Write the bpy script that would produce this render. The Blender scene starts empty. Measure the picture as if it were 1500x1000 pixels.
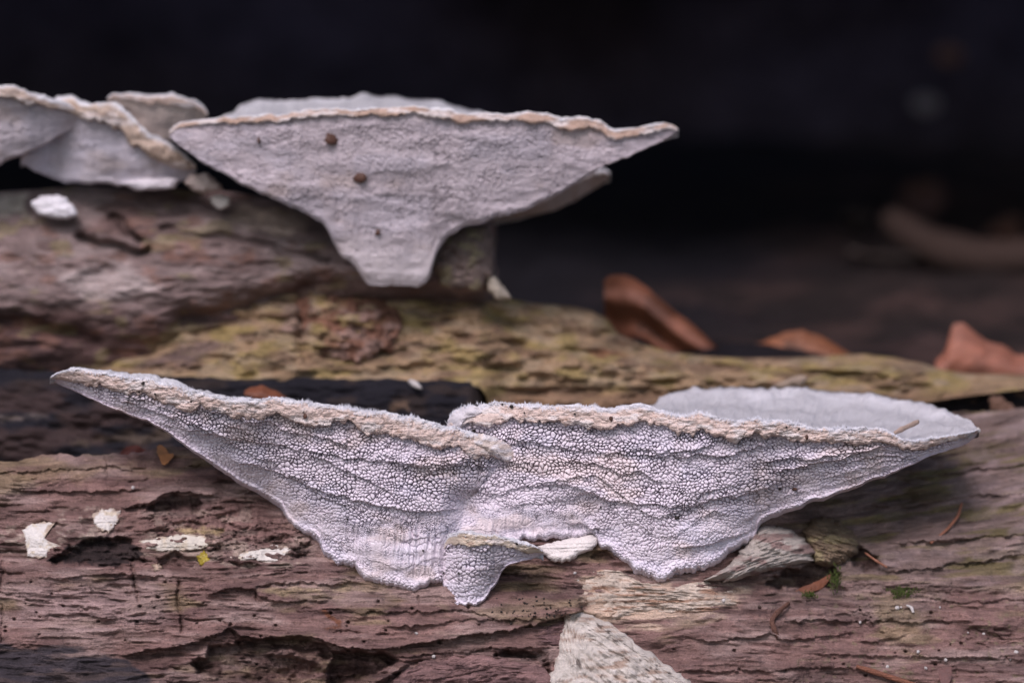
import bpy, math
import numpy as np
from mathutils import Vector

# ------------------------------------------------------------------ camera, sky, sun, exposure
S = 1e-3                      # one model unit in Blender units
D = 5000.0                    # camera to focus plane, model units
PITCH = math.radians(8.0)     # camera looks down a little
CP, SP = math.cos(PITCH), math.sin(PITCH)
scene = bpy.context.scene

def W(px, py, d):
    """point at distance d behind the focus plane -> world (n,3)"""
    px, py, d = np.broadcast_arrays(np.asarray(px, float), np.asarray(py, float), np.asarray(d, float))
    k = (D + d) / D
    x = (px - 750.0) * k
    z = (500.0 - py) * k
    y = d
    return np.stack([x, y * CP + z * SP, -y * SP + z * CP], -1) * S

cam_d = bpy.data.cameras.new("camera")
cam = bpy.data.objects.new("camera", cam_d)
scene.collection.objects.link(cam)
cam.location = W(750, 500, -D)
cam.rotation_euler = (math.radians(90) - PITCH, 0, 0)
cam_d.sensor_width = 36.0
cam_d.lens = 36.0 * D / 1500.0
cam_d.clip_start = 0.05 * D * S
cam_d.clip_end = 400000 * S
cam_d.dof.use_dof = True
cam_d.dof.focus_distance = (D - 45) * S
cam_d.dof.aperture_fstop = cam_d.lens / 1000.0 / (95.0 * S)
cam_d.dof.aperture_blades = 9
scene.camera = cam

SUN_EL, SUN_AZ = 49.0, 18.0   # degrees; azimuth measured from the camera's back towards its left
world = bpy.data.worlds.new("World")
scene.world = world
world.use_nodes = True
wn = world.node_tree.nodes
sky = wn.new("ShaderNodeTexSky")
sky.sky_type = 'NISHITA'
sky.sun_disc = False
sky.sun_elevation = math.radians(SUN_EL)
sky.sun_rotation = math.radians(180.0 + SUN_AZ)
sky.air_density = 1.0
sky.dust_density = 3.0
sky.ozone_density = 1.5
bg = wn["Background"]
bg.inputs["Strength"].default_value = 0.105
world.node_tree.links.new(sky.outputs[0], bg.inputs["Color"])

sun_d = bpy.data.lights.new("sun", 'SUN')
sun_d.energy = 1.95
sun_d.angle = math.radians(24)
sun_d.color = (1.0, 0.89, 0.975)
sun = bpy.data.objects.new("sun", sun_d)
scene.collection.objects.link(sun)
_e, _a = math.radians(SUN_EL), math.radians(SUN_AZ)
_to_sun = Vector((-math.sin(_a) * math.cos(_e), -math.cos(_a) * math.cos(_e), math.sin(_e)))
sun.rotation_euler = _to_sun.to_track_quat('Z', 'Y').to_euler()
sun.location = _to_sun * 3

vs = scene.view_settings
vs.view_transform = 'Standard'
vs.look = 'None'
vs.exposure = 0.35
vs.gamma = 1.0
vs.use_curve_mapping = False

# ------------------------------------------------------------------ numpy noise
def _hash(ix, iy, seed):
    h = (ix.astype(np.int64) * 374761393 + iy.astype(np.int64) * 668265263 + seed * 1442695041) & 0xffffffff
    h = ((h ^ (h >> 13)) * 1274126177) & 0xffffffff
    h = ((h ^ (h >> 16)) * 2246822519) & 0xffffffff
    return ((h ^ (h >> 15)) & 0xffffff) / float(0xffffff)

def noise(x, y, seed=0):
    x = np.asarray(x, float); y = np.asarray(y, float)
    x, y = np.broadcast_arrays(x, y)
    ix = np.floor(x); iy = np.floor(y)
    fx = x - ix; fy = y - iy
    fx = fx * fx * fx * (fx * (fx * 6 - 15) + 10)
    fy = fy * fy * fy * (fy * (fy * 6 - 15) + 10)
    a = _hash(ix, iy, seed); b = _hash(ix + 1, iy, seed)
    c = _hash(ix, iy + 1, seed); e = _hash(ix + 1, iy + 1, seed)
    return (a + (b - a) * fx + (c - a) * fy + (a - b - c + e) * fx * fy) * 2 - 1

def fbm(x, y, seed=0, octv=4, gain=0.5):
    s = 0; amp = 1.0; tot = 0
    for o in range(octv):
        s = s + amp * noise(np.asarray(x) * 2 ** o + 17.3 * o, np.asarray(y) * 2 ** o - 9.1 * o, seed + o * 31)
        tot += amp; amp *= gain
    return s / tot * 1.5

def voro(x, y, seed=0, jit=0.85):
    x, y = np.broadcast_arrays(np.asarray(x, float), np.asarray(y, float))
    ix = np.floor(x); iy = np.floor(y)
    f1 = np.full(x.shape, 9.0); f2 = np.full(x.shape, 9.0)
    cid = np.zeros(x.shape); vx = np.zeros(x.shape); vy = np.zeros(x.shape)
    for oy in (-1, 0, 1):
        for ox in (-1, 0, 1):
            cx = ix + ox; cy = iy + oy
            qx = cx + 0.5 + (_hash(cx, cy, seed) - 0.5) * jit
            qy = cy + 0.5 + (_hash(cx, cy, seed + 77) - 0.5) * jit
            ddx = x - qx; ddy = y - qy
            dd = np.sqrt(ddx * ddx + ddy * ddy)
            near = dd < f1
            f2 = np.where(near, f1, np.minimum(f2, dd))
            cid = np.where(near, _hash(cx, cy, seed + 191), cid)
            vx = np.where(near, ddx, vx); vy = np.where(near, ddy, vy)
            f1 = np.where(near, dd, f1)
    return f1, f2, cid, vx, vy

def sstep(a, b, x):
    t = np.clip((np.asarray(x, float) - a) / (b - a), 0, 1)
    return t * t * (3 - 2 * t)

def crv(pts, sm=3.0):
    p = np.array(sorted(pts), float)
    def f(x):
        x = np.asarray(x, float)
        return sum(np.interp(x + o * sm, p[:, 0], p[:, 1]) for o in (-1, -.5, 0, .5, 1)) / 5.0
    return f

def dist_line(px, py, pts):
    """distance to polyline"""
    best = np.full(np.shape(px), 1e9)
    for (x0, y0), (x1, y1) in zip(pts[:-1], pts[1:]):
        dx, dy = x1 - x0, y1 - y0
        t = np.clip(((px - x0) * dx + (py - y0) * dy) / (dx * dx + dy * dy + 1e-9), 0, 1)
        best = np.minimum(best, np.hypot(px - x0 - t * dx, py - y0 - t * dy))
    return best

def sdist(px, py, poly):
    """signed distance to a polygon, positive inside"""
    inside = np.zeros(np.shape(px), bool)
    n = len(poly)
    for i in range(n):
        (x0, y0), (x1, y1) = poly[i], poly[(i + 1) % n]
        c = ((y0 > py) != (y1 > py)) & (px < (x1 - x0) * (py - y0) / ((y1 - y0) + 1e-9) + x0)
        inside ^= c
    dd = dist_line(px, py, list(poly) + [poly[0]])
    return np.where(inside, dd, -dd)

def lerp(a, b, t):
    return a + (b - a) * t

def mixc(c, col, m):
    return c + (np.asarray(col, float) - c) * np.asarray(m)[..., None]

# ------------------------------------------------------------------ object helpers
def tag(o, label=None, cat=None, group=None, kind=None):
    if label: o['label'] = label
    if cat: o['category'] = cat
    if group: o['group'] = group
    if kind: o['kind'] = kind
    return o

def empty(name, loc, label, cat, group=None):
    o = bpy.data.objects.new(name, None)
    o.empty_display_size = 0.02
    scene.collection.objects.link(o)
    o.location = loc
    return tag(o, label, cat, group)

def mesh_obj(name, verts, faces, mat, parent=None, col=None, smooth=True, quads=True):
    """verts (n,3) world, faces (m,3|4) int array"""
    verts = np.asarray(verts, np.float32).reshape(-1, 3)
    faces = np.asarray(faces, np.int32)
    off = np.zeros(3, np.float32)
    if parent is not None:
        p = parent; l = Vector(p.location)
        while p.parent is not None:
            p = p.parent; l = l + p.location
        off = np.array(l, np.float32)
    elif True:
        off = verts.mean(0).astype(np.float32)
    me = bpy.data.meshes.new(name)
    n, m, k = len(verts), len(faces), faces.shape[1]
    me.vertices.add(n)
    me.vertices.foreach_set("co", (verts - off).ravel())
    me.loops.add(m * k)
    me.loops.foreach_set("vertex_index", faces.ravel())
    me.polygons.add(m)
    me.polygons.foreach_set("loop_start", np.arange(0, m * k, k, dtype=np.int32))
    me.polygons.foreach_set("loop_total", np.full(m, k, np.int32))
    me.polygons.foreach_set("use_smooth", np.full(m, smooth, bool))
    if col is not None:
        at = me.color_attributes.new("col", 'FLOAT_COLOR', 'POINT')
        c4 = np.ones((n, 4), np.float32); c4[:, :3] = np.clip(np.asarray(col).reshape(-1, 3), 0.002, 0.9)
        at.data.foreach_set("color", c4.ravel())
    me.update(calc_edges=True)
    me.validate()
    me.materials.append(mat)
    o = bpy.data.objects.new(name, me)
    scene.collection.objects.link(o)
    if parent is not None:
        o.parent = parent
    else:
        o.location = off
    return o

def grid_faces(r, c, wrap=False):
    i = np.arange(r - 1)[:, None]; j = np.arange(c if wrap else c - 1)[None, :]
    j2 = (j + 1) % c
    a = i * c + j; b = i * c + j2; cc = (i + 1) * c + j2; dd = (i + 1) * c + j
    return np.stack([a, dd, cc, b], -1).reshape(-1, 4)

def grid_obj(name, P, mat, parent=None, col=None, wrap=False):
    r, c = P.shape[:2]
    return mesh_obj(name, P.reshape(-1, 3), grid_faces(r, c, wrap), mat, parent, None if col is None else np.asarray(col).reshape(-1, 3))

# ------------------------------------------------------------------ materials (node based)
def material(name, base=None, rough=0.85, spec=0.25, grain=(12.0, 12.0), gamt=0.25, bump=0.6, sss=0.0, attr=True, grain2=2.5):
    m = bpy.data.materials.new(name)
    m.use_nodes = True
    nt = m.node_tree; N = nt.nodes; L = nt.links
    b = N["Principled BSDF"]
    b.inputs["Roughness"].default_value = rough
    b.inputs["Specular IOR Level"].default_value = spec
    tc = N.new("ShaderNodeTexCoord")
    mp = N.new("ShaderNodeMapping")
    mp.inputs["Scale"].default_value = (1 / (grain[0] * S), 1 / (grain[1] * S), 1 / (grain[1] * S))
    L.new(tc.outputs["Object"], mp.inputs["Vector"])
    n1 = N.new("ShaderNodeTexNoise"); n1.inputs["Scale"].default_value = 1.0
    n1.inputs["Detail"].default_value = 5.0; n1.inputs["Roughness"].default_value = 0.65
    L.new(mp.outputs["Vector"], n1.inputs["Vector"])
    n2 = N.new("ShaderNodeTexNoise"); n2.inputs["Scale"].default_value = 1 / (grain2 * S)
    n2.inputs["Detail"].default_value = 3.0
    L.new(tc.outputs["Object"], n2.inputs["Vector"])
    r = N.new("ShaderNodeMapRange")
    r.inputs[1].default_value = 0.25; r.inputs[2].default_value = 0.75
    r.inputs[3].default_value = 1 - gamt; r.inputs[4].default_value = 1 + gamt
    L.new(n1.outputs[0], r.inputs[0])
    r2 = N.new("ShaderNodeMapRange")
    r2.inputs[1].default_value = 0.25; r2.inputs[2].default_value = 0.75
    r2.inputs[3].default_value = 1 - gamt * .6; r2.inputs[4].default_value = 1 + gamt * .6
    L.new(n2.outputs[0], r2.inputs[0])
    mu = N.new("ShaderNodeMath"); mu.operation = 'MULTIPLY'
    L.new(r.outputs[0], mu.inputs[0]); L.new(r2.outputs[0], mu.inputs[1])
    mx = N.new("ShaderNodeVectorMath"); mx.operation = 'SCALE'
    if attr:
        at = N.new("ShaderNodeAttribute"); at.attribute_name = "col"
        L.new(at.outputs["Color"], mx.inputs[0])
    else:
        mx.inputs[0].default_value = base
    L.new(mu.outputs[0], mx.inputs["Scale"])
    L.new(mx.outputs[0], b.inputs["Base Color"])
    if bump > 0:
        bp = N.new("ShaderNodeBump")
        bp.inputs["Strength"].default_value = 1.0
        bp.inputs["Distance"].default_value = bump * S
        ad = N.new("ShaderNodeMath"); ad.operation = 'ADD'
        L.new(n1.outputs[0], ad.inputs[0]); L.new(n2.outputs[0], ad.inputs[1])
        L.new(ad.outputs[0], bp.inputs["Height"])
        L.new(bp.outputs[0], b.inputs["Normal"])
    if sss > 0:
        b.inputs["Subsurface Weight"].default_value = sss
        b.inputs["Subsurface Radius"].default_value = (3 * S, 2.2 * S, 1.8 * S)
        b.inputs["Subsurface Scale"].default_value = 1.0
    return m

M_wood = material("weathered_wood", rough=0.8, spec=0.25, grain=(36, 2.8), gamt=0.42, bump=2.6)
M_pale = material("pale_rotten_wood", rough=0.85, spec=0.2, grain=(26, 3), gamt=0.2, bump=2.2)
M_pore = material("pore_layer", rough=0.75, spec=0.25, grain=(14, 9), gamt=0.07, bump=0.5)
M_margin = material("fungus_margin", rough=0.8, spec=0.2, grain=(7, 4), gamt=0.12, bump=2.0, grain2=2.0)
M_felt = material("felted_cap", rough=0.95, spec=0.1, grain=(12, 9), gamt=0.10, bump=2.5, grain2=1.8)
M_hair = material("felt_hair", base=(0.66, 0.66, 0.72), attr=False, rough=0.8, spec=0.2, gamt=0.1, bump=0)
M_crust = material("white_crust", rough=0.7, spec=0.3, grain=(6, 4), gamt=0.08, bump=1.6)
M_leaf = material("dead_leaf", rough=0.5, spec=0.4, grain=(30, 12), gamt=0.25, bump=1.5)
M_needle = material("dry_needle", base=(0.24, 0.10, 0.06), attr=False, rough=0.5, spec=0.4, gamt=0.2, bump=0.3)
M_speck = material("dirt_speck", base=(0.018, 0.012, 0.010), attr=False, rough=0.6, spec=0.4, gamt=0.3, bump=0.3)
M_brownbit = material("brown_scale", base=(0.085, 0.042, 0.03), attr=False, rough=0.6, spec=0.3, gamt=0.3, bump=0.5)
M_white = material("white_crumb", base=(0.46, 0.43, 0.42), attr=False, rough=0.7, spec=0.3, gamt=0.1, bump=0.5)
M_moss = material("moss", base=(0.06, 0.082, 0.02), attr=False, rough=0.8, spec=0.2, gamt=0.4, bump=0.5)
M_yellow = material("yellow_slime", base=(0.30, 0.23, 0.03), attr=False, rough=0.4, spec=0.5, gamt=0.3, bump=0.8)
M_soil = material("dark_soil", base=(0.055, 0.045, 0.065), attr=False, rough=0.95, spec=0.1, grain=(160, 160), gamt=0.5, bump=8, grain2=40)
M_litter = material("leaf_litter", rough=0.9, spec=0.15, grain=(120, 120), gamt=0.4, bump=10, grain2=40)
M_bark = material("dark_bark", base=(0.055, 0.047, 0.065), attr=False, rough=0.95, spec=0.1, grain=(260, 60), gamt=0.5, bump=12, grain2=40)

rng = np.random.default_rng(7)

# ------------------------------------------------------------------ ground, added trunk and bank that darken the background
def cam_ground_z():
    return float(W(750, 530, 830)[2])
GZ = cam_ground_z()
# forest floor: fine near the hollow, then out to the horizon
gx = np.concatenate([[-300000, -60000, -15000, -6000], np.linspace(-3600, 3600, 150), [6000, 15000, 60000, 300000]])
gy = np.concatenate([[-300000, -60000, -15000, -8000, -5000, -3000, -1500], np.linspace(-600, 6500, 160), [9000, 15000, 60000, 300000]])
GX, GY = np.meshgrid(gx, gy)
gzz = fbm(GX / 420, GY / 420, 5, 4) * 42 + fbm(GX / 90, GY / 90, 9, 3) * 16
gzz = np.where((np.abs(GX) > 5000) | (GY < -2000) | (GY > 8000), -30, gzz)
gzz = gzz - 1500 * sstep(720, 330, GY)
gcol = np.zeros(GX.shape + (3,)) + np.array([0.019, 0.0135, 0.013])
gcol = mixc(gcol, (0.05, 0.03, 0.027), sstep(-.1, .6, fbm(GX / 150, GY / 150, 21, 4)))
gcol = mixc(gcol, (0.008, 0.007, 0.010), sstep(820, 200, GX - 0.12 * (GY - 1500) + 260 * fbm(GX / 500, GY / 500, 25, 3)) * sstep(-300, 400, GY))  # shade of the hollow painted into the left part of the floor
GP = np.stack([GX * S, GY * S, gzz * S + GZ], -1)
tag(grid_obj("forest_floor", GP, M_litter, None, gcol), kind='structure')

# trunk added above the view to shade everything behind the logs
axis = W(750, -230, 1350)
R_T = 1700.0
nt_, nl_ = 120, 150
th = np.linspace(0, 2 * np.pi, nt_, endpoint=False)
xs = np.linspace(-9000, 9000, nl_)
TX, TH = np.meshgrid(xs, th, indexing='ij')
rr = R_T + 40 * fbm(TX / 900, np.cos(TH) * 6 + 11, 3, 3) * 1.0 + 26 * np.abs(fbm(np.sin(TH) * 9, np.cos(TH) * 9 + TX / 2600, 8, 3))
cy = axis[1] / S + 1250; cz = axis[2] / S + R_T * 0.86
TP = np.stack([TX * S, (cy + rr * np.cos(TH)) * S, (cz + rr * np.sin(TH)) * S], -1)
tk = empty("shading_trunk", (0, cy * S, GZ), "huge dark trunk added above the view to shade the background behind the logs", "trunk")
grid_obj("bark", TP, M_bark, tk, None, wrap=True)

# dark soil bank added to shut the sky out of the background
bx = np.linspace(-12000, 12000, 120); bz = np.linspace(-200, 5200, 50)
BX, BZ = np.meshgrid(bx, bz)
by = 5200 + 0.35 * BZ + fbm(BX / 900, BZ / 900, 41, 4) * 260 + (BX / 9000) ** 2 * -1500
BP = np.stack([BX * S, by * S, BZ * S + GZ], -1)
tag(grid_obj("backdrop_bank", BP, M_soil, None), kind='structure')

# ------------------------------------------------------------------ front log
def dlog(px, py):
    l = np.interp(py, [600, 640, 665, 700, 760, 830, 900, 1000, 1180], [260, 170, 118, 74, 38, 10, -14, -52, -95])
    r = np.interp(py, [540, 600, 650, 700, 780, 850, 900, 1000, 1180], [520, 400, 315, 245, 150, 82, 42, -18, -80])
    w = sstep(1020, 1290, px + (py - 800) * 0.4)
    return lerp(l, r, w) + 16 * fbm(np.asarray(px) / 260, np.asarray(py) / 120, 71, 2)

log_top = crv([(-300, 678), (0, 676), (20, 676), (42, 671), (66, 664), (110, 667), (150, 666), (200, 664), (235, 655), (300, 648), (420, 650),
               (1000, 650), (1200, 640), (1260, 632), (1330, 612), (1400, 604), (1450, 600), (1500, 597), (1800, 590)], 2)
xs = np.arange(-260, 1762, 1.75)
NR = 330
tt = np.linspace(0, 1, NR)
PX = np.repeat(xs[None, :], NR, 0)
top = log_top(xs) + 2.5 * fbm(xs / 14, 0 * xs, 4, 3)
PY = top[None, :] + (1120 - top[None, :]) * tt[:, None] ** 1.05
base = dlog(PX, PY)
right = sstep(1040, 1280, PX)
lpx = PX; lpy = PY + right * 0.10 * (PX - 1250) * sstep(900, 700, PY) * 1.6      # grain rises to the right there
wob = 7 * fbm(lpx / 150, lpy / 60, 13, 2)
g1 = fbm(lpx / 75, (lpy + wob) / 6.5, 11, 4)
g2 = fbm(lpx / 26, (lpy + wob) / 2.6, 15, 3)
g3 = fbm(lpx / 46, lpy / 24, 19, 4)
plate = .45 + .65 * sstep(-.25, .45, fbm(lpx / 170, lpy / 46, 91, 3))
h = (3.8 * g1 + 2.3 * g2) * plate + 10.0 * g3
# short dark checks along the grain
for (sx, sy, sd, thr, dep) in ((38, 8.5, 5, .5, 8.5), (21, 5.2, 6, .45, 5.5), (62, 15, 7, .4, 12.0)):
    f1, f2, cid, vx, vy = voro(lpx / sx, (lpy + wob) / sy, sd, 0.9)
    wig = 0.12 * noise(lpx / 7, lpy / 9, sd + 3)
    m = (cid < thr) * np.exp(-((vy + wig) / (0.11 + .06 * cid)) ** 2) * sstep(.5, .25, np.abs(vx))
    m = m * sstep(-.25, .45, fbm(lpx / 130, lpy / 55, sd + 90, 2) + .1)
    h -= dep * m * (1 - .5 * right) * (plate if sx < 60 else 1)

def band(edge, Hh, L, x0=None, x1=None, soft=10):
    """surface above the edge stands proud of the surface below it"""
    e = np.array(edge, float)
    ye = np.interp(PX, e[:, 0], e[:, 1]) + 2.2 * fbm(PX / 9, PX * 0, int(e[0, 0]) % 97, 3)
    x0 = e[0, 0] if x0 is None else x0; x1 = e[-1, 0] if x1 is None else x1
    win = sstep(x0 - soft, x0 + soft, PX) * sstep(x1 + soft, x1 - soft, PX)
    up = ye - PY
    return Hh * np.exp(-np.clip(up, 0, None) / L) * sstep(-0.6, 0.9, up) * win

E_big = [(185, 962), (212, 953), (250, 949), (285, 939), (310, 931), (335, 921), (352, 930), (375, 936), (400, 934), (430, 931), (455, 932),
         (475, 940), (500, 949), (535, 951), (565, 951), (600, 944), (640, 938), (700, 930), (760, 921), (820, 905), (850, 893)]
h += band(E_big, 26, 60)
h += band([(300, 941), (322, 939), (345, 936)], 8, 14)
h += 1.6 * band([(305, 872), (328, 864), (342, 860), (374, 865), (380, 874), (400, 879), (420, 882), (455, 879), (480, 878)], 8, 22)
h += 1.5 * band([(182, 744), (206, 741), (232, 730), (252, 720), (290, 722), (320, 728)], 16, 30)
h += band([(-260, 868), (0, 866), (60, 880), (72, 879)], 6, 26)
h += band([(60, 881), (95, 879), (135, 878)], 4, 16)
h += band([(580, 962), (600, 962), (640, 955), (670, 957), (720, 950), (800, 948)], 10, 18)
h += band([(715, 962), (750, 958), (790, 968), (805, 970)], 8, 16)
h += band([(1258, 938), (1275, 942), (1300, 936), (1330, 930)], 8, 18)
h += band([(1405, 966), (1440, 964), (1470, 960)], 6, 14)

# long wavy splits, the lower lip set back
for k_, (cy_, x0_, x1_, hh_) in enumerate(((692, -60, 190, 4), (716, 20, 200, 5), (846, 60, 250, 5), (900, 60, 240, 4), (858, 360, 520, 5), (893, 520, 720, 6), (914, 560, 800, 5), (905, 1150, 1420, 6), (936, 1010, 1240, 6), (958, 1180, 1500, 5),
                                           (985, 990, 1250, 6), (876, 1330, 1560, 5), (800, 1300, 1560, 7), (745, 1250, 1500, 8), (700, 1330, 1560, 8), (835, 1290, 1500, 6))):
    xx = np.linspace(x0_, x1_, 9)
    sl = -.10 * (xx - x0_) if x0_ > 1200 and cy_ < 870 else .03 * (xx - x0_) * (1 if k_ % 2 else -1)
    h += band(list(zip(xx, cy_ + sl + 5 * noise(xx / 40, 0 * xx, 600 + k_))), hh_ + 5, 16, soft=26)
# cavities
def cavity(poly, dep, soft=5, rag=5, sd=1):
    s = sdist(PX, PY, poly) + rag * fbm(PX / 16, PY / 11, sd, 3)
    m = sstep(-0.5, soft, s)
    return dep * m, m
CAV = [
    ([(298, 941), (350, 937), (430, 933), (470, 938), (492, 952), (480, 978), (430, 1000), (330, 998), (290, 985), (280, 968), (302, 962)], 42, 6, 5),
    ([(484, 950), (520, 953), (575, 955), (592, 965), (560, 985), (520, 1000), (470, 1010), (478, 985)], 58, 6, 5),
    ([(210, 741), (232, 731), (256, 724), (290, 725), (300, 738), (285, 750), (240, 752), (214, 750)], 26, 5, 5),
    ([(68, 822), (85, 808), (110, 797), (150, 785), (185, 784), (205, 800), (212, 822), (180, 830), (120, 828)], 24, 7, 7),
    ([(225, 815), (250, 806), (280, 812), (300, 822), (296, 838), (262, 840), (230, 834)], 22, 7, 4),
    ([(335, 822), (380, 822), (384, 830), (350, 834)], 14, 4, 3),
    ([(1130, 842), (1150, 832), (1195, 826), (1222, 826), (1235, 838), (1215, 858), (1180, 868), (1140, 866), (1122, 856)], 46, 8, 6),
    ([(1245, 800), (1262, 795), (1288, 815), (1290, 830), (1268, 838), (1248, 832)], 40, 8, 5),
    ([(870, 808), (890, 806), (905, 820), (890, 826), (865, 818)], 16, 5, 3),
    ([(715, 962), (745, 950), (805, 952), (808, 990), (780, 985), (800, 970), (760, 968)], 22, 5, 6),
    ([(640, 1000), (680, 985), (720, 990), (760, 1010), (700, 1030), (640, 1030)], 28, 5, 6),
]
cavm = np.zeros(PX.shape)
for i, (poly, dep, soft, rag) in enumerate(CAV):
    dd, m = cavity(poly, dep, soft, rag, 200 + i)
    h -= dd
    cavm = np.maximum(cavm, m)
# ledge left standing inside the big cavity, rolled rim of the lower plate
for poly, hh in (([(376, 958), (395, 946), (430, 944), (470, 952), (488, 968), (482, 986), (455, 976), (420, 966), (390, 966)], 32),
                 ([(500, 1020), (520, 1000), (560, 985), (592, 965), (604, 972), (590, 985), (540, 1015)], 30)):
    h += hh * sstep(-1, 10, sdist(PX, PY, poly) + 4 * fbm(PX / 20, PY / 9, 321, 3))
h += cavm * 7 * fbm(PX / 11, PY / 8, 61, 4)
# cracks across the grain
CRK = [([(195, 818), (194, 836), (198, 858), (204, 880)], 2.4, 13), ([(263, 852), (260, 868), (261, 888), (265, 904), (266, 925)], 2.2, 14),
       ([(266, 905), (285, 909), (315, 907), (330, 911), (338, 919)], 1.5, 8), ([(2, 822), (6, 840), (0, 862)], 2.0, 10), ([(3, 884), (2, 940)], 1.4, 8),
       ([(340, 920), (380, 922), (420, 925)], 1.2, 5), ([(342, 922), (346, 934)], 1.2, 6), ([(376, 866), (374, 876), (382, 882)], 1.4, 8),
       ([(155, 665), (156, 690), (158, 704)], 1.2, 5), ([(612, 872), (616, 884)], 1.4, 7)]
crk = np.zeros(PX.shape)
for pts, wd, dep in CRK:
    dl = dist_line(PX + 1.6 * fbm(PX / 9, PY / 6, 401, 2), PY, pts)
    m = np.exp(-(dl / wd) ** 2)
    h -= dep * m
    crk = np.maximum(crk, m)
# crumbled zones
crumb = sstep(0, 22, sdist(PX, PY, [(195, 745), (300, 725), (420, 735), (480, 800), (440, 825), (330, 830), (210, 800)]) + 14 * fbm(PX / 40, PY / 25, 55, 3))
h += crumb * (11 * fbm(PX / 24, PY / 12, 88, 5, .62) + 4 * fbm(PX / 7, PY / 4, 89, 2) - 9 * np.exp(-(fbm(PX / 30, PY / 10, 90, 3) / .08) ** 2))
f1, f2, cid, vx, vy = voro(lpx / 17 + .4 * g3, lpy / 5, 188)
rc = sstep(.05, .6, fbm(lpx / 80, lpy / 36, 57, 3)) * sstep(830, 880, PY) * right
h += rc * ((cid - .5) * 7 - 4 * np.exp(-(f2 - f1) / .15))
h += right * sstep(880, 760, PY) * (9 * fbm(lpx / 70, lpy / 10, 14, 3))
h += -26 * np.exp(-((PY - (868 + .02 * (PX - 1300))) / 9) ** 2) * sstep(1180, 1250, PX) * sstep(1600, 1400, PX) * .55
h = h * sstep(0, .012, tt)[:, None] + (1 - sstep(0, .012, tt)[:, None]) * 0
dep_log = base - h
# small holes bored in the wood
for _ in range(90):
    hx = rng.uniform(0, 1500); hy = rng.uniform(880, 995) if hx > 300 else rng.uniform(850, 940)
    r0 = rng.uniform(1.1, 2.6)
    win = (np.abs(xs - hx) < 9)
    q = np.hypot(PX[:, win] - hx, (PY[:, win] - hy) * 1.25)
    dep_log[:, win] += 14 * np.exp(-(q / r0) ** 4)
# colour of the wood itself
pink = np.array([0.215, 0.136, 0.122]); grey = np.array([0.315, 0.24, 0.22]); dark = np.array([0.105, 0.063, 0.060])
green = np.array([0.24, 0.20, 0.105])
C = np.zeros(PX.shape + (3,)) + pink
C = mixc(C, grey, .75 * sstep(-.15, .6, fbm(lpx / 120, lpy / 30, 23, 4) + .25 * g1))
C = mixc(C, dark, .70 * sstep(.05, .65, fbm(lpx / 90, lpy / 16, 29, 4) + .15 * g2))
C = mixc(C, green, .5 * sstep(.18, .75, fbm(lpx / 110, lpy / 26, 37, 4)))
lig = sstep(0, 26, sdist(PX, PY, [(20, 850), (120, 838), (260, 842), (262, 920), (180, 935), (60, 930), (-10, 925)]) + 14 * fbm(PX / 50, PY / 20, 38, 3))
C = mixc(C, (0.33, 0.245, 0.235), .7 * lig)
grn = sstep(0, 30, sdist(PX, PY, [(-30, 672), (70, 664), (150, 672), (190, 700), (120, 712), (40, 704), (-30, 704)]) + 16 * fbm(PX / 40, PY / 20, 39, 3))
C = mixc(C, (0.25, 0.185, 0.115), .7 * grn)
grn = sstep(0, 16, sdist(PX, PY, [(380, 862), (440, 848), (520, 850), (530, 866), (480, 876), (410, 882)]) + 12 * fbm(PX / 30, PY / 12, 40, 3))
C = mixc(C, (0.33, 0.27, 0.16), .7 * grn)
grn = sstep(0, 20, sdist(PX, PY, [(640, 885), (760, 878), (860, 870), (850, 895), (740, 915), (650, 905)]) + 14 * fbm(PX / 40, PY / 14, 42, 3))
C = mixc(C, (0.30, 0.235, 0.16), .6 * grn)
# grey mossy wood of the upper right
up = sstep(880, 830, PY + 8 * fbm(PX / 60, PY / 20, 47, 2)) * right
C = mixc(C, (0.20, 0.155, 0.14), .8 * up)
C = mixc(C, (0.16, 0.14, 0.055), .75 * up * sstep(0.0, .5, fbm(lpx / 85, lpy / 9, 49, 4)))
C = mixc(C, (0.30, 0.235, 0.23), .6 * up * sstep(.25, .7, fbm(lpx / 60, lpy / 20, 51, 3)))
C = mixc(C, (0.10, 0.07, 0.06), .6 * up * sstep(.2, .7, fbm(lpx / 130, lpy / 18, 53, 3)))
spk = sstep(.55, .9, fbm(PX / 9, PY / 6, 67, 3)) * sstep(860, 880, PY) * right
C = mixc(C, (0.20, 0.18, 0.11), spk * .6)
# blackened wood at the lower left
blk = sstep(0, 10, sdist(PX, PY, [(-300, 942), (40, 940), (110, 946), (190, 960), (215, 985), (240, 1010), (250, 1130), (-300, 1130)]) + 12 * fbm(PX / 36, PY / 10, 43, 4))
C = mixc(C, (0.035, 0.033, 0.042), .93 * blk)
C = mixc(C, (0.11, 0.082, 0.075), .6 * blk * sstep(.15, .6, fbm(PX / 45, PY / 7, 44, 3)))
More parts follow.
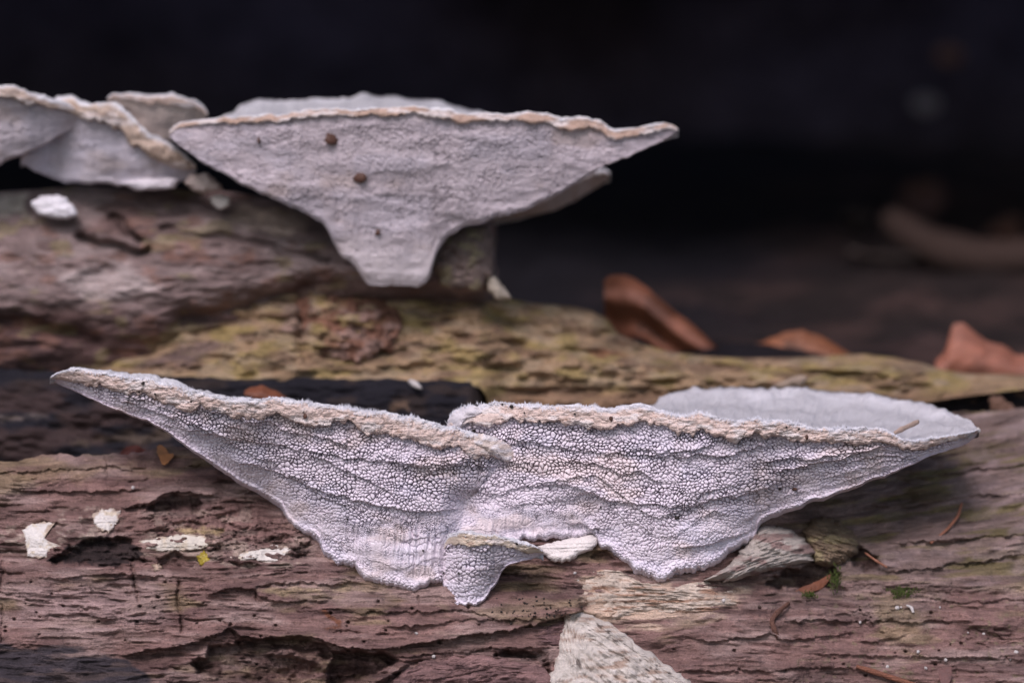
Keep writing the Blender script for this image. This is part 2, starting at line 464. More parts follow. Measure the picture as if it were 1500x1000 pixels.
# darker brown inside the cavities, near black in the left one
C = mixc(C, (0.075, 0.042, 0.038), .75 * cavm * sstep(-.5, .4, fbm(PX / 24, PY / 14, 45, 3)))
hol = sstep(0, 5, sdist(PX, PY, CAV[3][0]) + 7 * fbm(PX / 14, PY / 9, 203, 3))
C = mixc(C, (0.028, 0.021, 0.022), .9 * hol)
near_crust = sstep(0, 12, sdist(PX, PY, [(-10, 770), (60, 752), (180, 738), (185, 765), (150, 790), (110, 800), (60, 822), (-10, 815)]) + 10 * fbm(PX / 22, PY / 12, 247, 3))
C = mixc(C, (0.44, 0.37, 0.31), .6 * near_crust * sstep(.1, .5, fbm(PX / 15, PY / 8, 248, 3)))
C = mixc(C, (0.10, 0.06, 0.052), .6 * near_crust * sstep(.15, .5, fbm(PX / 18, PY / 9, 249, 3)))
low = sstep(0, 10, sdist(PX, PY, [(200, 778), (320, 785), (430, 792), (480, 815), (470, 832), (330, 836), (215, 812)]) + 8 * fbm(PX / 24, PY / 10, 250, 3))
C = mixc(C, (0.46, 0.39, 0.32), .55 * low * sstep(.0, .45, fbm(PX / 22, PY / 9, 251, 3)))
C = mixc(C, (0.40, 0.32, 0.27), .55 * crumb * sstep(.15, .55, fbm(PX / 26, PY / 10, 46, 3)))
C = mixc(C, (0.06, 0.035, 0.032), .6 * crumb * sstep(.1, .5, fbm(PX / 22, PY / 12, 48, 3)))
yel = sstep(0, 8, sdist(PX, PY, [(258, 775), (300, 768), (330, 775), (318, 786), (270, 788)]) + 5 * fbm(PX / 12, PY / 8, 50, 3))
C = mixc(C, (0.45, 0.36, 0.20), .8 * yel)
rust = sstep(0, 5, sdist(PX, PY, [(468, 892), (478, 888), (486, 900), (500, 908), (506, 922), (492, 924), (470, 920), (490, 914), (478, 904)]) + 3 * fbm(PX / 8, PY / 5, 52, 3))
C = mixc(C, (0.16, 0.062, 0.03), .85 * rust)
cream = sstep(0, 14, sdist(PX, PY, [(846, 834), (950, 846), (1080, 846), (1130, 866), (1080, 905), (960, 920), (870, 926), (846, 895)]) + 14 * fbm(PX / 40, PY / 10, 54, 3))
C = mixc(C, (0.52, 0.41, 0.32), .9 * cream * sstep(-.6, .1, fbm(PX / 50, PY / 9, 59, 3)))
C = mixc(C, (0.07, 0.05, 0.05), .9 * sstep(.45, .75, fbm(PX / 10, PY / 6, 58, 3)) * sstep(0, 20, sdist(PX, PY, [(1060, 885), (1160, 890), (1170, 935), (1080, 930)])))
C *= (.86 * (1 + .30 * g1 + .22 * g2))[..., None] * np.array([1.03, .97, .97])

P = W(PX, PY, dep_log)
# roll the top edge over the back
back_d = base[0] + np.array([0, 60, 180, 330])[:, None]
back_y = PY[0] + np.array([0, 3, 14, 90])[:, None]
PB = W(np.repeat(xs[None, :], 4, 0), back_y, back_d)[::-1][:-1]
P = np.concatenate([PB, P], 0); C = np.concatenate([np.repeat(C[:1], 3, 0), C], 0)
bot = W(np.repeat(xs[None, :], 2, 0), np.array([1200, 1500])[:, None], np.array([40, 400])[:, None] + 0 * xs[None, :])
P = np.concatenate([P, bot], 0); C = np.concatenate([C, np.repeat(C[-1:], 2, 0)], 0)
flog = empty("fallen_log", W(750, 1150, 100), "pinkish brown rotten log in front, carrying the sharp pale bracket fungi", "log")
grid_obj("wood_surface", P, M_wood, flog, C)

_gx0, _gdx = xs[0], xs[1] - xs[0]
def log_at(px, py):
    """depth of the finished front log surface"""
    px = np.atleast_1d(np.asarray(px, float)); py = np.atleast_1d(np.asarray(py, float))
    px, py = np.broadcast_arrays(px, py)
    j = np.clip(np.rint((px - _gx0) / _gdx).astype(int), 0, len(xs) - 1)
    t = np.clip((py - top[j]) / (1120 - top[j]), 0, 1) ** (1 / 1.05)
    i = np.clip(np.rint(t * (NR - 1)).astype(int), 0, NR - 1)
    return dep_log[i, j]

# ------------------------------------------------------------------ blobs: lumps with a traced outline and real thickness
def blob(name, poly, dfun, bulge, back, mat, parent, colf, rough=0.0, nth=90, nr=22, rag=1.5, sd=1, dispf=None, centre=None, prof=2.2):
    pl = np.array(list(poly) + [poly[0]], float)
    seg = np.hypot(*np.diff(pl, axis=0).T); cum = np.concatenate([[0], np.cumsum(seg)])
    u = np.linspace(0, cum[-1], nth, endpoint=False)
    ox = np.interp(u, cum, pl[:, 0]); oy = np.interp(u, cum, pl[:, 1])
    k = np.array([1, 2, 1]) / 4
    ox = np.convolve(np.r_[ox[-1], ox, ox[0]], k, 'valid'); oy = np.convolve(np.r_[oy[-1], oy, oy[0]], k, 'valid')
    cx, cy = centre if centre else (ox.mean(), oy.mean())
    an = np.arange(nth) / nth * 2 * np.pi
    rg = rag * fbm(np.cos(an) * nth / 14, np.sin(an) * nth / 14, sd, 3)
    L_ = np.hypot(ox - cx, oy - cy) + 1e-6
    ox = ox + (ox - cx) / L_ * rg; oy = oy + (oy - cy) / L_ * rg
    r = np.linspace(0.0, 1, nr) ** .8
    r[0] = 0.004
    R_ = r[:, None]
    px = cx + R_ * (ox - cx)[None]; py = cy + R_ * (oy - cy)[None]
    pr = (1 - R_ ** prof) ** .5
    d0 = dfun(px, py)
    dd = d0 - bulge * pr
    if rough: dd = dd - rough * fbm(px / 14, py / 9, sd + 5, 4) * (.35 + .65 * pr)
    if dispf is not None: dd = dd - dispf(px, py) * (.3 + .7 * pr)
    col = colf(px, py)
    d_edge = dd[-1:]
    P = W(px, py, dd)
    cxs = cx + 0.97 * (px[-1:] - cx); cys = cy + .97 * (py[-1:] - cy)
    P2 = W(cxs, cys, d_edge + back * .6)
    P3 = W(cx + .8 * (px[-1:] - cx), cy + .8 * (py[-1:] - cy), d_edge + back)
    P4 = W(cx + .01 * (px[-1:] - cx), cy + .01 * (py[-1:] - cy), d_edge * 0 + float(np.mean(d_edge)) + back)
    P = np.concatenate([P, P2, P3, P4], 0)
    col = np.concatenate([col] + [col[-1:]] * 3, 0)
    return grid_obj(name, P, mat, parent, col, wrap=True)

def flat(c, var=0.12, sx=20, sy=8, sd=3, c2=None, thr=.2):
    def f(px, py):
        C = np.zeros(np.shape(px) + (3,)) + np.array(c, float)
        if c2 is not None:
            C = mixc(C, c2, sstep(thr - .2, thr + .35, fbm(px / sx, py / sy, sd + 7, 4)))
        return C * (1 + var * fbm(px / sx, py / sy, sd, 4))[..., None]
    return f

def specked(f, sd, amt=.8):
    def g(px, py):
        return mixc(f(px, py), (0.05, 0.035, 0.03), amt * sstep(.92, 1.05, fbm(px / 9, py / 7, sd + 21, 2)))
    return g

def fibre(ax, amp, sd, w=3.2, l=40):
    ca, sa = math.cos(math.radians(ax)), math.sin(math.radians(ax))
    def f(px, py):
        u = (px - 900) * ca + (py - 900) * sa; v = -(px - 900) * sa + (py - 900) * ca
        v = v + 4 * fbm(u / 60, v / 40, sd + 3, 2)
        q = fbm(u / l, v / w, sd, 4)
        f1, f2, cid, vx, vy = voro(u / (l * .6), v / (w * 1.7), sd + 9, .9)
        g_ = voro(u / (l * 1.3) + 7, v / (w * .8), sd + 12, .9)
        chk = (g_[2] < .4) * np.exp(-(g_[4] / .16) ** 2) * sstep(.5, .3, np.abs(g_[3]))
        return amp * q + amp * .35 * (cid - .5) - amp * .25 * np.exp(-(f2 - f1) / .1) - amp * 1.1 * chk + amp * .8 * fbm(u / 14, v / 1.6, sd + 15, 2)
    return f

def log_sm(x, y):
    return sum(log_at(x + a, y + b) for a in (-9, 0, 9) for b in (-5, 0, 5)) / 9.0
# broken pale wood, parts of the log
blob("pale_splinter", [(828, 900), (836, 893), (848, 890), (866, 897), (890, 910), (925, 935), (950, 955), (985, 978), (1010, 995), (1050, 1040), (1060, 1100), (790, 1100),
                       (803, 1000), (808, 975), (818, 950), (820, 925)], lambda x, y: log_sm(x, y) * .6 + .4 * dlog(x, y) + 3, 26, 40, M_pale, flog,
     specked(flat((0.54, 0.49, 0.45), .2, 26, 6, 31, (0.36, 0.27, 0.22), .45), 31), 5, 170, 70, 4, 31, fibre(35, 3.6, 33, 4.0, 110), prof=4)['label'] = "white rotten splinter at the bottom edge of the log"
blob("broken_wood", [(852, 838), (862, 826), (900, 830), (935, 850), (985, 856), (1040, 850), (1072, 862), (1090, 880), (1060, 894), (1000, 900), (950, 898), (905, 908), (880, 914),
                     (862, 892), (850, 872)], lambda x, y: log_sm(x, y) + 7, 15, 30, M_pale, flog,
     specked(flat((0.55, 0.46, 0.39), .22, 40, 5, 35, (0.34, 0.21, 0.15), .3), 35, .5), 4, 150, 50, 4, 35, fibre(4, 3.2, 36, 4.5, 100), prof=2)['label'] = "cream streaked broken wood beside the white splinter"
blob("wood_chunk", [(1030, 850), (1062, 832), (1085, 805), (1112, 772), (1130, 768), (1152, 772), (1172, 782), (1186, 796), (1202, 807), (1190, 814), (1196, 820), (1165, 827), (1140, 834),
                    (1105, 842), (1070, 852)], lambda x, y: dlog(x, y) + 2, 42, 60, M_pale, flog,
     flat((0.42, 0.375, 0.34), .2, 30, 8, 37, (0.27, 0.19, 0.175), .3), 5, 150, 50, 3.5, 37, fibre(-20, 2.6, 38, 6.0, 90), prof=3)['label'] = "pale pointed wood chunk under the right fungus"
blob("wood_chunk", [(1176, 778), (1190, 760), (1215, 756), (1235, 765), (1258, 785), (1256, 808), (1240, 824), (1215, 830), (1195, 826)], lambda x, y: dlog(x, y) + 10, 44, 70, M_wood, flog,
     flat((0.20, 0.145, 0.10), .3, 20, 10, 39, (0.33, 0.27, 0.16), .25), 6, 110, 36, 3, 39, fibre(15, 4, 40, 5, 30), prof=3)['label'] = "brown wood stub in the shade under the right fungus"
blob("loose_bark", [(700, 935), (745, 928), (800, 915), (845, 902), (838, 925), (822, 945), (790, 946), (740, 944), (705, 948)], lambda x, y: dlog(x, y) + 8, 14, 30, M_wood, flog,
     flat((0.17, 0.10, 0.10), .3, 40, 5, 41), 4, 110, 30, 3, 41, fibre(-8, 3, 42, 4, 40))
blob("loose_bark", [(585, 985), (610, 972), (660, 962), (720, 960), (790, 975), (812, 990), (800, 1060), (560, 1060), (560, 1005)], lambda x, y: dlog(x, y) - 2, 16, 40, M_wood, flog,
     flat((0.21, 0.125, 0.12), .3, 40, 6, 43, (0.12, 0.07, 0.07), .35), 6, 150, 44, 5, 43, fibre(-6, 4, 44, 4, 40))

# white crusts on the log
def crust_col(poly, c, sd):
    f = flat(c, .06, 10, 8, sd, (0.58, 0.50, 0.40), .5)
    def g(px, py):
        e = sdist(px, py, poly) + 3.0 * fbm(px / 9, py / 7, sd + 9, 3)
        return mixc(f(px, py), (0.36, 0.27, 0.20), .85 * sstep(3.5, -.5, e))
    return g
def crust(poly, label, bulge=6, sd=1, grp="white crusts on the front log", c=(0.64, 0.60, 0.57)):
    o = blob("fungus_crust", poly, lambda x, y: .35 * dlog(x, y) + .65 * log_sm(x, y), bulge * .9, 26, M_crust, None, crust_col(poly, c, sd), 1.6, 110, 30, 2.6, sd, prof=2.5)
    return tag(o, label, "fungus crust", grp)
crust([(32, 776), (46, 766), (84, 762), (72, 772), (67, 788), (84, 800), (95, 800), (74, 806), (68, 817), (40, 815), (36, 792)], "bright white crust with a notched right side at the log's left end", sd=51)
crust([(135, 754), (148, 745), (164, 744), (178, 748), (172, 764), (160, 781), (146, 774), (136, 765)], "small rounded white crust beside the dark hole in the log", sd=52)
crust([(204, 792), (238, 786), (272, 781), (298, 784), (312, 794), (298, 803), (272, 806), (240, 808), (214, 804)], "long cream crust above the yellow spot on the log", sd=53, c=(0.62, 0.57, 0.50))
crust([(332, 816), (356, 808), (380, 802), (406, 797), (428, 802), (416, 816), (396, 826), (374, 819), (344, 823)], "ragged white crust between yellow spot and left fungus", sd=54, c=(0.66, 0.62, 0.58))
tag(blob("fungus_crust", [(784, 800), (804, 795), (836, 788), (866, 782), (878, 788), (870, 804), (852, 811), (834, 822), (812, 824), (798, 814)], lambda x, y: .5 * dlog(x, y) + .5 * log_sm(x, y) - 6, 16, 30, M_crust, None, flat((0.72, 0.665, 0.645), .05, 14, 10, 55), 2.0, 90, 26, 2.5, 55, prof=4),
    "smooth creamy crust between the small fungus and right fungus", "fungus crust", "white crusts on the front log")
crust([(222, 826), (230, 824), (238, 830), (234, 836), (226, 836)], "small tan bead in the brown pit on the log", bulge=8, sd=56, c=(0.55, 0.42, 0.33))
tag(blob("slime_mould", [(288, 814), (300, 806), (312, 812), (316, 822), (306, 832), (294, 828)], lambda x, y: dlog(x, y) + 6, 10, 20, M_yellow, None, flat((1, 1, 1)), 4, 50, 14, 2, 57),
    "small yellow slime spot in the pit below the cream crust", "slime mould")

# ------------------------------------------------------------------ bracket fungi
def pores(px, py, amp, sx, sy, sd, streak=None):
    """relief of the pore layer: shingled cells parted by narrow deep slits"""
    wx = 3.2 * fbm(px / 24, py / 17, sd + 1, 3); wy = 2.6 * fbm(px / 22, py / 15, sd + 2, 3)
    ux = (px + wx + 5 * noise(px / 55, py / 30, sd + 12)) / sx; uy = (py + wy) / sy
    if streak is not None: uy = uy * (1 - .66 * streak)
    f1, f2, cid, vx, vy = voro(ux, uy, sd, .92)
    slit = 1 - sstep(.02, .25, f2 - f1)
    size = .5 + .9 * np.clip(.5 + .9 * fbm(px / 9, py / 7, sd + 4, 2), 0, 1)
    hh = 1.0 * (cid - .5) + 1.6 * vy - 1.6 * f1 * f1 - 7.8 * slit * size
    return amp * hh, slit, cid

def zones(px, t, sd, n):
    """wavy growth steps, roughly parallel to the rim"""
    z = t * n + .45 * fbm(px / 120, t * 3, sd, 3) + .18 * fbm(px / 26, t * 8, sd + 1, 3)
    fr = z - np.floor(z)
    k = _hash(np.floor(z), 0 * z + 3, sd)
    loc = sstep(-.35, .35, fbm(px / 90, np.floor(z) * 3.7, sd + 5, 2) + (k - .4))
    return (fr ** 2.2 * 7.5 * sstep(1.0, .93, fr)) * loc

def bracket(name, label, group, px0, px1, topf, marg, botf, rim_d, bot_d, step=1.1, rows=230, sd=1, nz=7, pore=(5.3, 5.1), streakf=None,
            backf=None, back_d=None, hairs=2600, amp=1.0, topdip=16, ampf=None, cap_c=(0.68, 0.665, 0.69), pore_c=(0.70, 0.635, 0.705), foot=None, marg_c=(0.66, 0.525, 0.475), zamp=1.0, lines=(),
            close_bot=46, scal=(0, 0), roll_to=1e9, smk=45, rollk=1.0, href=None, post=None, toprows=60, mrows=34, mbulge=9, base_pt=None):
    root = empty(name, W(*(base_pt if base_pt else ((px0 + px1) / 2, float(botf(np.array([(px0 + px1) / 2]))[0]), float(np.mean(bot_d(np.array([(px0 + px1) / 2]), np.array([0.])))) + 10))), label, "bracket fungus", group)
    n = int((px1 - px0) / step)
    e = np.linspace(0, 1, n)
    x = px0 + (px1 - px0) * e
    tp = topf(x) + np.clip((botf(x) - topf(x)) / 40, .2, 1) * (1.8 * fbm(x / 11, 0 * x, sd + 3, 3) + 3.2 * fbm(x / 46, 0 * x + 4, sd + 4, 2))
    bt = botf(x)
    mh = marg(x) * (1 + .22 * fbm(x / 30, 0 * x + 9, sd + 5, 3) + .10 * fbm(x / 7, 0 * x + 2, sd + 6, 2))
    hgt = np.maximum(bt - tp, 3)
    mh = np.minimum(mh, hgt * .62)
    rd = rim_d(x)
    # --- pore layer
    t = np.linspace(0, 1, rows)[:, None]
    y0 = tp + mh - 4 * np.clip(hgt / 60, .2, 1)
    btn = bt + np.clip(hgt / 50, 0.1, 1) * ((.6 + 2.2 * sstep(scal[0] - 15, scal[0] + 15, x) * sstep(scal[1] + 15, scal[1] - 15, x)) * fbm(x / 8, 0 * x, sd + 8, 3) + 2.2 * fbm(x / 22, 0 * x, sd + 9, 2) + 2.2 * sstep(scal[0] - 15, scal[0] + 15, x) * sstep(scal[1] + 15, scal[1] - 15, x) * (np.abs(np.sin(x / 7.5 + 2.5 * noise(x / 19, 0 * x, sd + 11))) - .6))
    py = y0[None] + (btn - y0)[None] * t
    px = np.repeat(x[None], rows, 0)
    bd = bot_d(x, bt)
    edge = np.clip(hgt / 34, .15, 1)[None]
    kw = int(smk / step); kern = np.hanning(2 * kw + 3)[1:-1]; kern /= kern.sum()
    hs = np.maximum(np.convolve(np.pad(hgt, kw, mode='edge'), kern, 'valid'), hgt * .8)
    if href: hs = hs * 0 + href
    bds = np.convolve(np.pad(bd, kw, mode='edge'), kern, 'valid')
    bd = lerp(bd, bds, .8)
    tb = np.clip((py - tp[None]) / hs[None], 0, 1.25)
    f = tb ** 1.25
    d = lerp(rd[None], bd[None], f) + 4
    # bring the tips round and roll the lower edge in
    tq = np.clip(tb, 0, 1)
    st = streakf(px, py) if streakf else np.zeros(px.shape)
    am = (ampf(px, py, tq) if ampf else (1.05 - .5 * sstep(.45, .95, tq))) * edge
    ph, slit, cid = pores(px, py, amp, pore[0], pore[1], sd, st)
    am = am * (.72 + .55 * sstep(-.5, .5, fbm(px / 60, py / 22, sd + 33, 3)))
    hh = ph * am * (1 - .35 * st) + zamp * zones(px, tq, sd + 20, nz) * edge * (1 - .75 * sstep(.45, .8, tq))
    for li, (ln_, lh, ll) in enumerate(lines):
        lp = np.array(ln_, float)
        ye = np.interp(px, lp[:, 0], lp[:, 1]) + 2.4 * fbm(px / 12, 0 * px, sd + 90 + li, 3)
        win = sstep(lp[0, 0], lp[0, 0] + 30, px) * sstep(lp[-1, 0], lp[-1, 0] - 30, px)
        hh += lh * win * np.exp(-np.clip(ye - py, 0, None) / ll) * sstep(-.8, 1.0, ye - py)
    hh += 4.5 * edge * fbm(px / 85, py / 34, sd + 30, 3) + st * 3.0 * fbm(px / 4.5, py / 60, sd + 31, 2)
    lowroll = rollk * (18 * sstep(.95, 1.0, t) ** 2 - 5 * np.exp(-((t - .94) / .03) ** 2)) * edge * sstep(roll_to + 12, roll_to - 12, px)
    hh = hh - lowroll
    d = d - hh
    if post: d = post(px, py, d)
    col = np.zeros(px.shape + (3,)) + np.array(pore_c)
    col = mixc(col, np.array(pore_c) * np.array([.97, .88, .74]), .45 * sstep(.12, .7, fbm(px / 70, py / 40, sd + 40, 3) + .5 * st - .1))
    col = mixc(col, np.array(pore_c) * np.array([.88, .93, .98]), .45 * sstep(.0, .6, fbm(px / 60, py / 30, sd + 41, 3)))
    col = col * (1 + .08 * (cid - .5))[..., None]
    if foot: col = mixc(col, (0.70, 0.635, 0.66), .8 * sstep(foot[0], foot[1], py + 10 * fbm(px / 40, py / 30, sd + 44, 2)))
    P = W(px, py, d)
    Pc = W(px[-1:], py[-1:] - 3 * edge, d[-1:] + close_bot * edge)
    grid_obj("pore_surface", np.concatenate([P, Pc], 0), M_pore, root, np.concatenate([col, col[-1:]], 0))
    # --- margin band
    tm = np.linspace(0, 1, mrows)[:, None]
    pym = tp[None] + mh[None] * tm
    pxm = np.repeat(x[None], mrows, 0)
    eb = np.clip(mh / 22, .25, 1)[None]
    dm = rd[None] + (bd - rd)[None] * (np.clip(mh / hs, 0, 1)[None] * tm) ** 1.25
    prof = np.sin(np.pi * np.clip(.12 + .80 * tm, 0, 1)) ** .6
    hm = mbulge * prof * eb + eb * (2.6 * fbm(pxm / 34, pym / 12, sd + 50, 4) + 1.5 * fbm(pxm / 7, pym / 5, sd + 51, 3) - 2.2 * np.exp(-(fbm(pxm / 22, pym / 6, sd + 55, 3) / .10) ** 2) + 4.5 * sstep(.4, .9, tm))
    hm = hm - 20 * sstep(.955, 1.0, tm) * eb
    dmf = dm - hm + 2
    cm = np.zeros(pxm.shape + (3,)) + np.array(marg_c)
    cm = mixc(cm, (0.71, 0.65, 0.64), .8 * sstep(0, .5, fbm(pxm / 34, pym / 12, sd + 52, 4)))
    cm = mixc(cm, (0.40, 0.26, 0.20), .6 * sstep(.42, .85, fbm(pxm / 15, pym / 5, sd + 53, 4)))
    cm = mixc(cm, cap_c, sstep(.30, .05, tm + .12 * fbm(pxm / 20, pym / 8, sd + 54, 2)))
    grid_obj("margin", W(pxm, pym, dmf), M_margin, root, cm)
    # --- felted top
    ts = np.linspace(0, 1, toprows)[:, None] ** 1.3
    bx, by, bdp = backf(e, x, tp, rd)
    pxt = x[None] + (bx - x)[None] * ts
    pyt = tp[None] + (by - tp)[None] * ts
    dt0 = dmf[0]
    dt = dt0[None] + (bdp - dt0)[None] * ts
    dip = topdip * np.sin(np.pi * ts ** .8) * np.clip(hgt / 60, .1, 1)[None]
    pyt = pyt + dip + (2.8 * fbm(pxt / 36, dt / 40, sd + 60, 3) + 1.6 * np.sin(ts * 34 + 2.5 * fbm(pxt / 90, dt / 90, sd + 68, 2)) + 1.6 * fbm(pxt / 9, dt / 12, sd + 61, 3)) * sstep(0, .1, ts)
    ct = np.zeros(pxt.shape + (3,)) + np.array(cap_c)
    ct = mixc(ct, np.array(cap_c) * .62, .8 * sstep(.12, .3, ts) * np.maximum(sstep(.93, .80, ts + .05 * fbm(pxt / 40, 0 * pxt, sd + 66, 2)), .6 * np.exp(-((ts - .965 + .03 * fbm(pxt / 50, 0 * pxt, sd + 67, 2)) / .025) ** 2)))
    ct = mixc(ct, np.array(cap_c) * .75, .7 * sstep(0, .5, np.sin(ts * 17 + 2 * fbm(pxt / 80, dt / 80, sd + 62, 2)) * .5 + fbm(pxt / 40, dt / 30, sd + 63, 3) * .6))
    Pt = W(pxt, pyt, dt)
    # underside of the far half and closing down to the wood
    u1 = W(bx, by + 10, bdp - 4)[None]
    u2 = W(lerp(bx, x, .55), lerp(by, bt, .45) + 8, lerp(bdp, bd + 30, .5))[None]
    u3 = W(x, btn - 4, bd + 34)[None]
    grid_obj("cap_top", np.concatenate([Pt, u1, u2, u3], 0), M_felt, root, np.concatenate([ct, ct[-1:] * 1.0, ct[-1:] * .95, ct[-1:] * .95], 0))
    # --- felt hairs along the upper edge
    if hairs:
        k = rng.integers(2, n - 2, hairs)
        tr = np.abs(rng.normal(0, .12, hairs))
        jj = np.clip((tr * mrows).astype(int), 0, mrows - 1)
        up = rng.random(hairs) < .55
        jt = np.clip((np.abs(rng.normal(0, .10, hairs)) * toprows).astype(int), 0, toprows - 1)
        hx = np.where(up, pxt[jt, k], pxm[jj, k]); hy = np.where(up, pyt[jt, k], pym[jj, k]); hd = np.where(up, dt[jt, k], dmf[jj, k])
        ln = rng.uniform(2.0, 6.0, hairs) * np.clip(hgt[k] / 60, .45, 1) * (.55 + .45 * (rng.random(hairs)))
        ln *= .5 + .8 * sstep(-.4, .5, noise(hx / 30, hx * 0, sd + 70))
        ax = rng.normal(0, .45, hairs) ; ad = rng.normal(-.25, .5, hairs)
        b = .55
        v = np.stack([W(hx - b, hy + 1, hd), W(hx + b, hy + 1, hd), W(hx, hy + 1, hd - b * 1.6), W(hx + ax * ln, hy - ln, hd + ad * ln)], 1).reshape(-1, 3)
        q = np.arange(hairs)[:, None] * 4
        F = np.concatenate([q + np.array([[0, 2, 3]]), q + np.array([[2, 1, 3]]), q + np.array([[1, 0, 3]])], 0)
        ho = mesh_obj("felt_hair", v, F, M_hair, root, None, True)
        ho['kind'] = 'stuff'
    return root, dict(x=x, tp=tp, mh=mh, dm=dmf, rd=rd, py=py, d=d)

GF = "pale bracket fungi on the front log"
A_top = crv([(73, 553), (80, 547), (95, 543), (120, 541), (150, 546), (165, 548), (180, 552), (210, 554), (250, 562), (300, 572), (330, 577), (370, 583), (400, 585), (430, 589), (470, 592), (500, 597), (520, 601), (560, 603), (600, 606),
             (625, 613), (650, 621), (680, 628), (700, 636), (725, 645), (745, 656), (756, 666)], 4)
A_bot = crv([(73, 556), (85, 562), (110, 574), (140, 588), (165, 600), (200, 612), (225, 622), (250, 638), (275, 655), (300, 672), (330, 693), (365, 717), (395, 735), (412, 746), (416, 758), (432, 778), (452, 786), (468, 800), (474, 816),
             (490, 831), (522, 836), (528, 850), (555, 860), (580, 866), (605, 870), (615, 868), (625, 860), (642, 858), (655, 858), (675, 838), (690, 802), (698, 752), (704, 712), (714, 699), (735, 687), (748, 678), (756, 670)], 2)
A_mar = crv([(73, 8), (110, 20), (180, 28), (260, 29), (330, 30), (420, 30), (500, 30), (600, 31), (690, 30), (735, 27), (756, 10)])
def A_rim(x): return 30 - 125 * np.sin(np.pi * np.clip((x - 60) / 760, 0, 1)) ** .8
def fung_bot(x, y): return np.minimum(log_at(x, y) if np.ndim(y) else log_at(x, y), 400) - 2
def A_bd(x, y):
    q = dlog(x, A_bot(x)) - 13
    tip = sstep(430, 250, x)
    q = lerp(q, A_rim(x) + 26 + .30 * (A_bot(x) - A_top(x)), tip)
    return lerp(q, A_rim(x) + 25, sstep(690, 712, x))
def A_back(e, x, tp, rd):
    w = np.sin(np.pi * np.clip(e, 0, 1)) ** .6
    drop = -5 * sstep(.0, .08, e) * sstep(.6, .25, e) + 10 * sstep(.45, .9, e)
    return x + 10 * w, tp + drop, rd + 6 + 170 * w
def A_streak(px, py):
    s = sstep(0, 26, sdist(px, py, [(515, 765), (600, 755), (665, 770), (672, 830), (640, 850), (560, 845), (510, 800)]) + 14 * fbm(px / 24, py / 30, 3, 2))
    return np.maximum(s, sstep(0, 10, sdist(px, py, [(690, 715), (704, 715), (702, 760), (684, 770)])))
def A_amp(px, py, t):
    a = 1.1 - .72 * sstep(.42, .80, t)
    a = a * (1 - .2 * sstep(470, 380, px) * sstep(.5, .9, t))
    return a


B_top = crv([(654, 629), (657, 614), (664, 603), (676, 596), (690, 592), (705, 590), (725, 590), (745, 592), (770, 593), (800, 592), (830, 591), (850, 593), (880, 596), (905, 598), (930, 593), (940, 593), (960, 600), (985, 607), (1005, 607),
             (1025, 601), (1045, 606), (1065, 613), (1090, 617), (1115, 615), (1140, 615), (1165, 619), (1185, 626), (1215, 628), (1240, 625), (1265, 627), (1290, 629), (1310, 633), (1325, 640), (1360, 640), (1400, 635), (1433, 629)], 3)
B_bot = crv([(654, 812), (690, 812), (705, 808), (760, 800), (785, 796), (800, 794), (826, 792), (845, 793), (862, 786), (872, 786), (877, 802), (895, 812), (912, 826), (930, 838), (950, 850), (968, 853), (985, 848), (1010, 838),
             (1035, 834), (1060, 820), (1085, 802), (1106, 790), (1110, 776), (1114, 768), (1150, 750), (1190, 737), (1225, 724), (1250, 715), (1300, 696), (1350, 673), (1390, 660), (1415, 650), (1428, 641), (1434, 632)], 2)
B_mar = crv([(654, 12), (675, 28), (720, 30), (800, 27), (850, 30), (880, 32), (930, 28), (985, 28), (1030, 32), (1070, 30), (1090, 24), (1150, 24), (1220, 24), (1300, 22), (1360, 15), (1433, 5)])
def B_rim(x): return 45 - 130 * np.sin(np.pi * np.clip((x - 600) / 880, 0, 1)) ** .9 - 6 * sstep(760, 680, x)
def B_bd(x, y):
    q = dlog(x, B_bot(x)) - 14
    tip = sstep(1080, 1200, x)
    q = lerp(q, B_rim(x) + 24 + .32 * (B_bot(x) - B_top(x)), tip)
    return q
_bb = np.array([(700, 606, 150), (800, 606, 200), (900, 606, 240), (958, 594, 262), (966, 581, 275), (985, 573, 290), (1020, 568, 305), (1060, 565.5, 312), (1100, 565, 316), (1150, 569, 318), (1180, 568, 316), (1210, 572, 310),
                (1250, 574, 300), (1300, 580, 280), (1345, 586, 250), (1375, 596, 215), (1400, 605, 175), (1420, 615, 130), (1432, 626, 75), (1434, 630, 62)], float)
def B_back(e, x, tp, rd):
    cum = np.concatenate([[0], np.cumsum(np.hypot(np.diff(_bb[:, 0]), np.diff(_bb[:, 1]) * 2))]); cum /= cum[-1]
    u = np.clip(e ** 1.0, 0, 1)
    bx = np.interp(u, cum, _bb[:, 0]); by = np.interp(u, cum, _bb[:, 1]); bd = np.interp(u, cum, _bb[:, 2])
    w = sstep(0, .05, e)
    return lerp(x, bx, w), lerp(tp + 6, by, w) + 1.2 * fbm(bx / 14, 0 * bx, 5, 3), lerp(rd + 20, bd, w)
def B_streak(px, py):
    return sstep(0, 24, sdist(px, py, [(690, 745), (740, 742), (850, 758), (880, 776), (850, 790), (700, 800)]) + 12 * fbm(px / 24, py / 30, 6, 2)) * .8
def B_amp(px, py, t):
    a = 1.1 - .70 * sstep(.40, .85, t)
    return a * (1 - .3 * sstep(830, 740, px) * sstep(.3, .6, t))
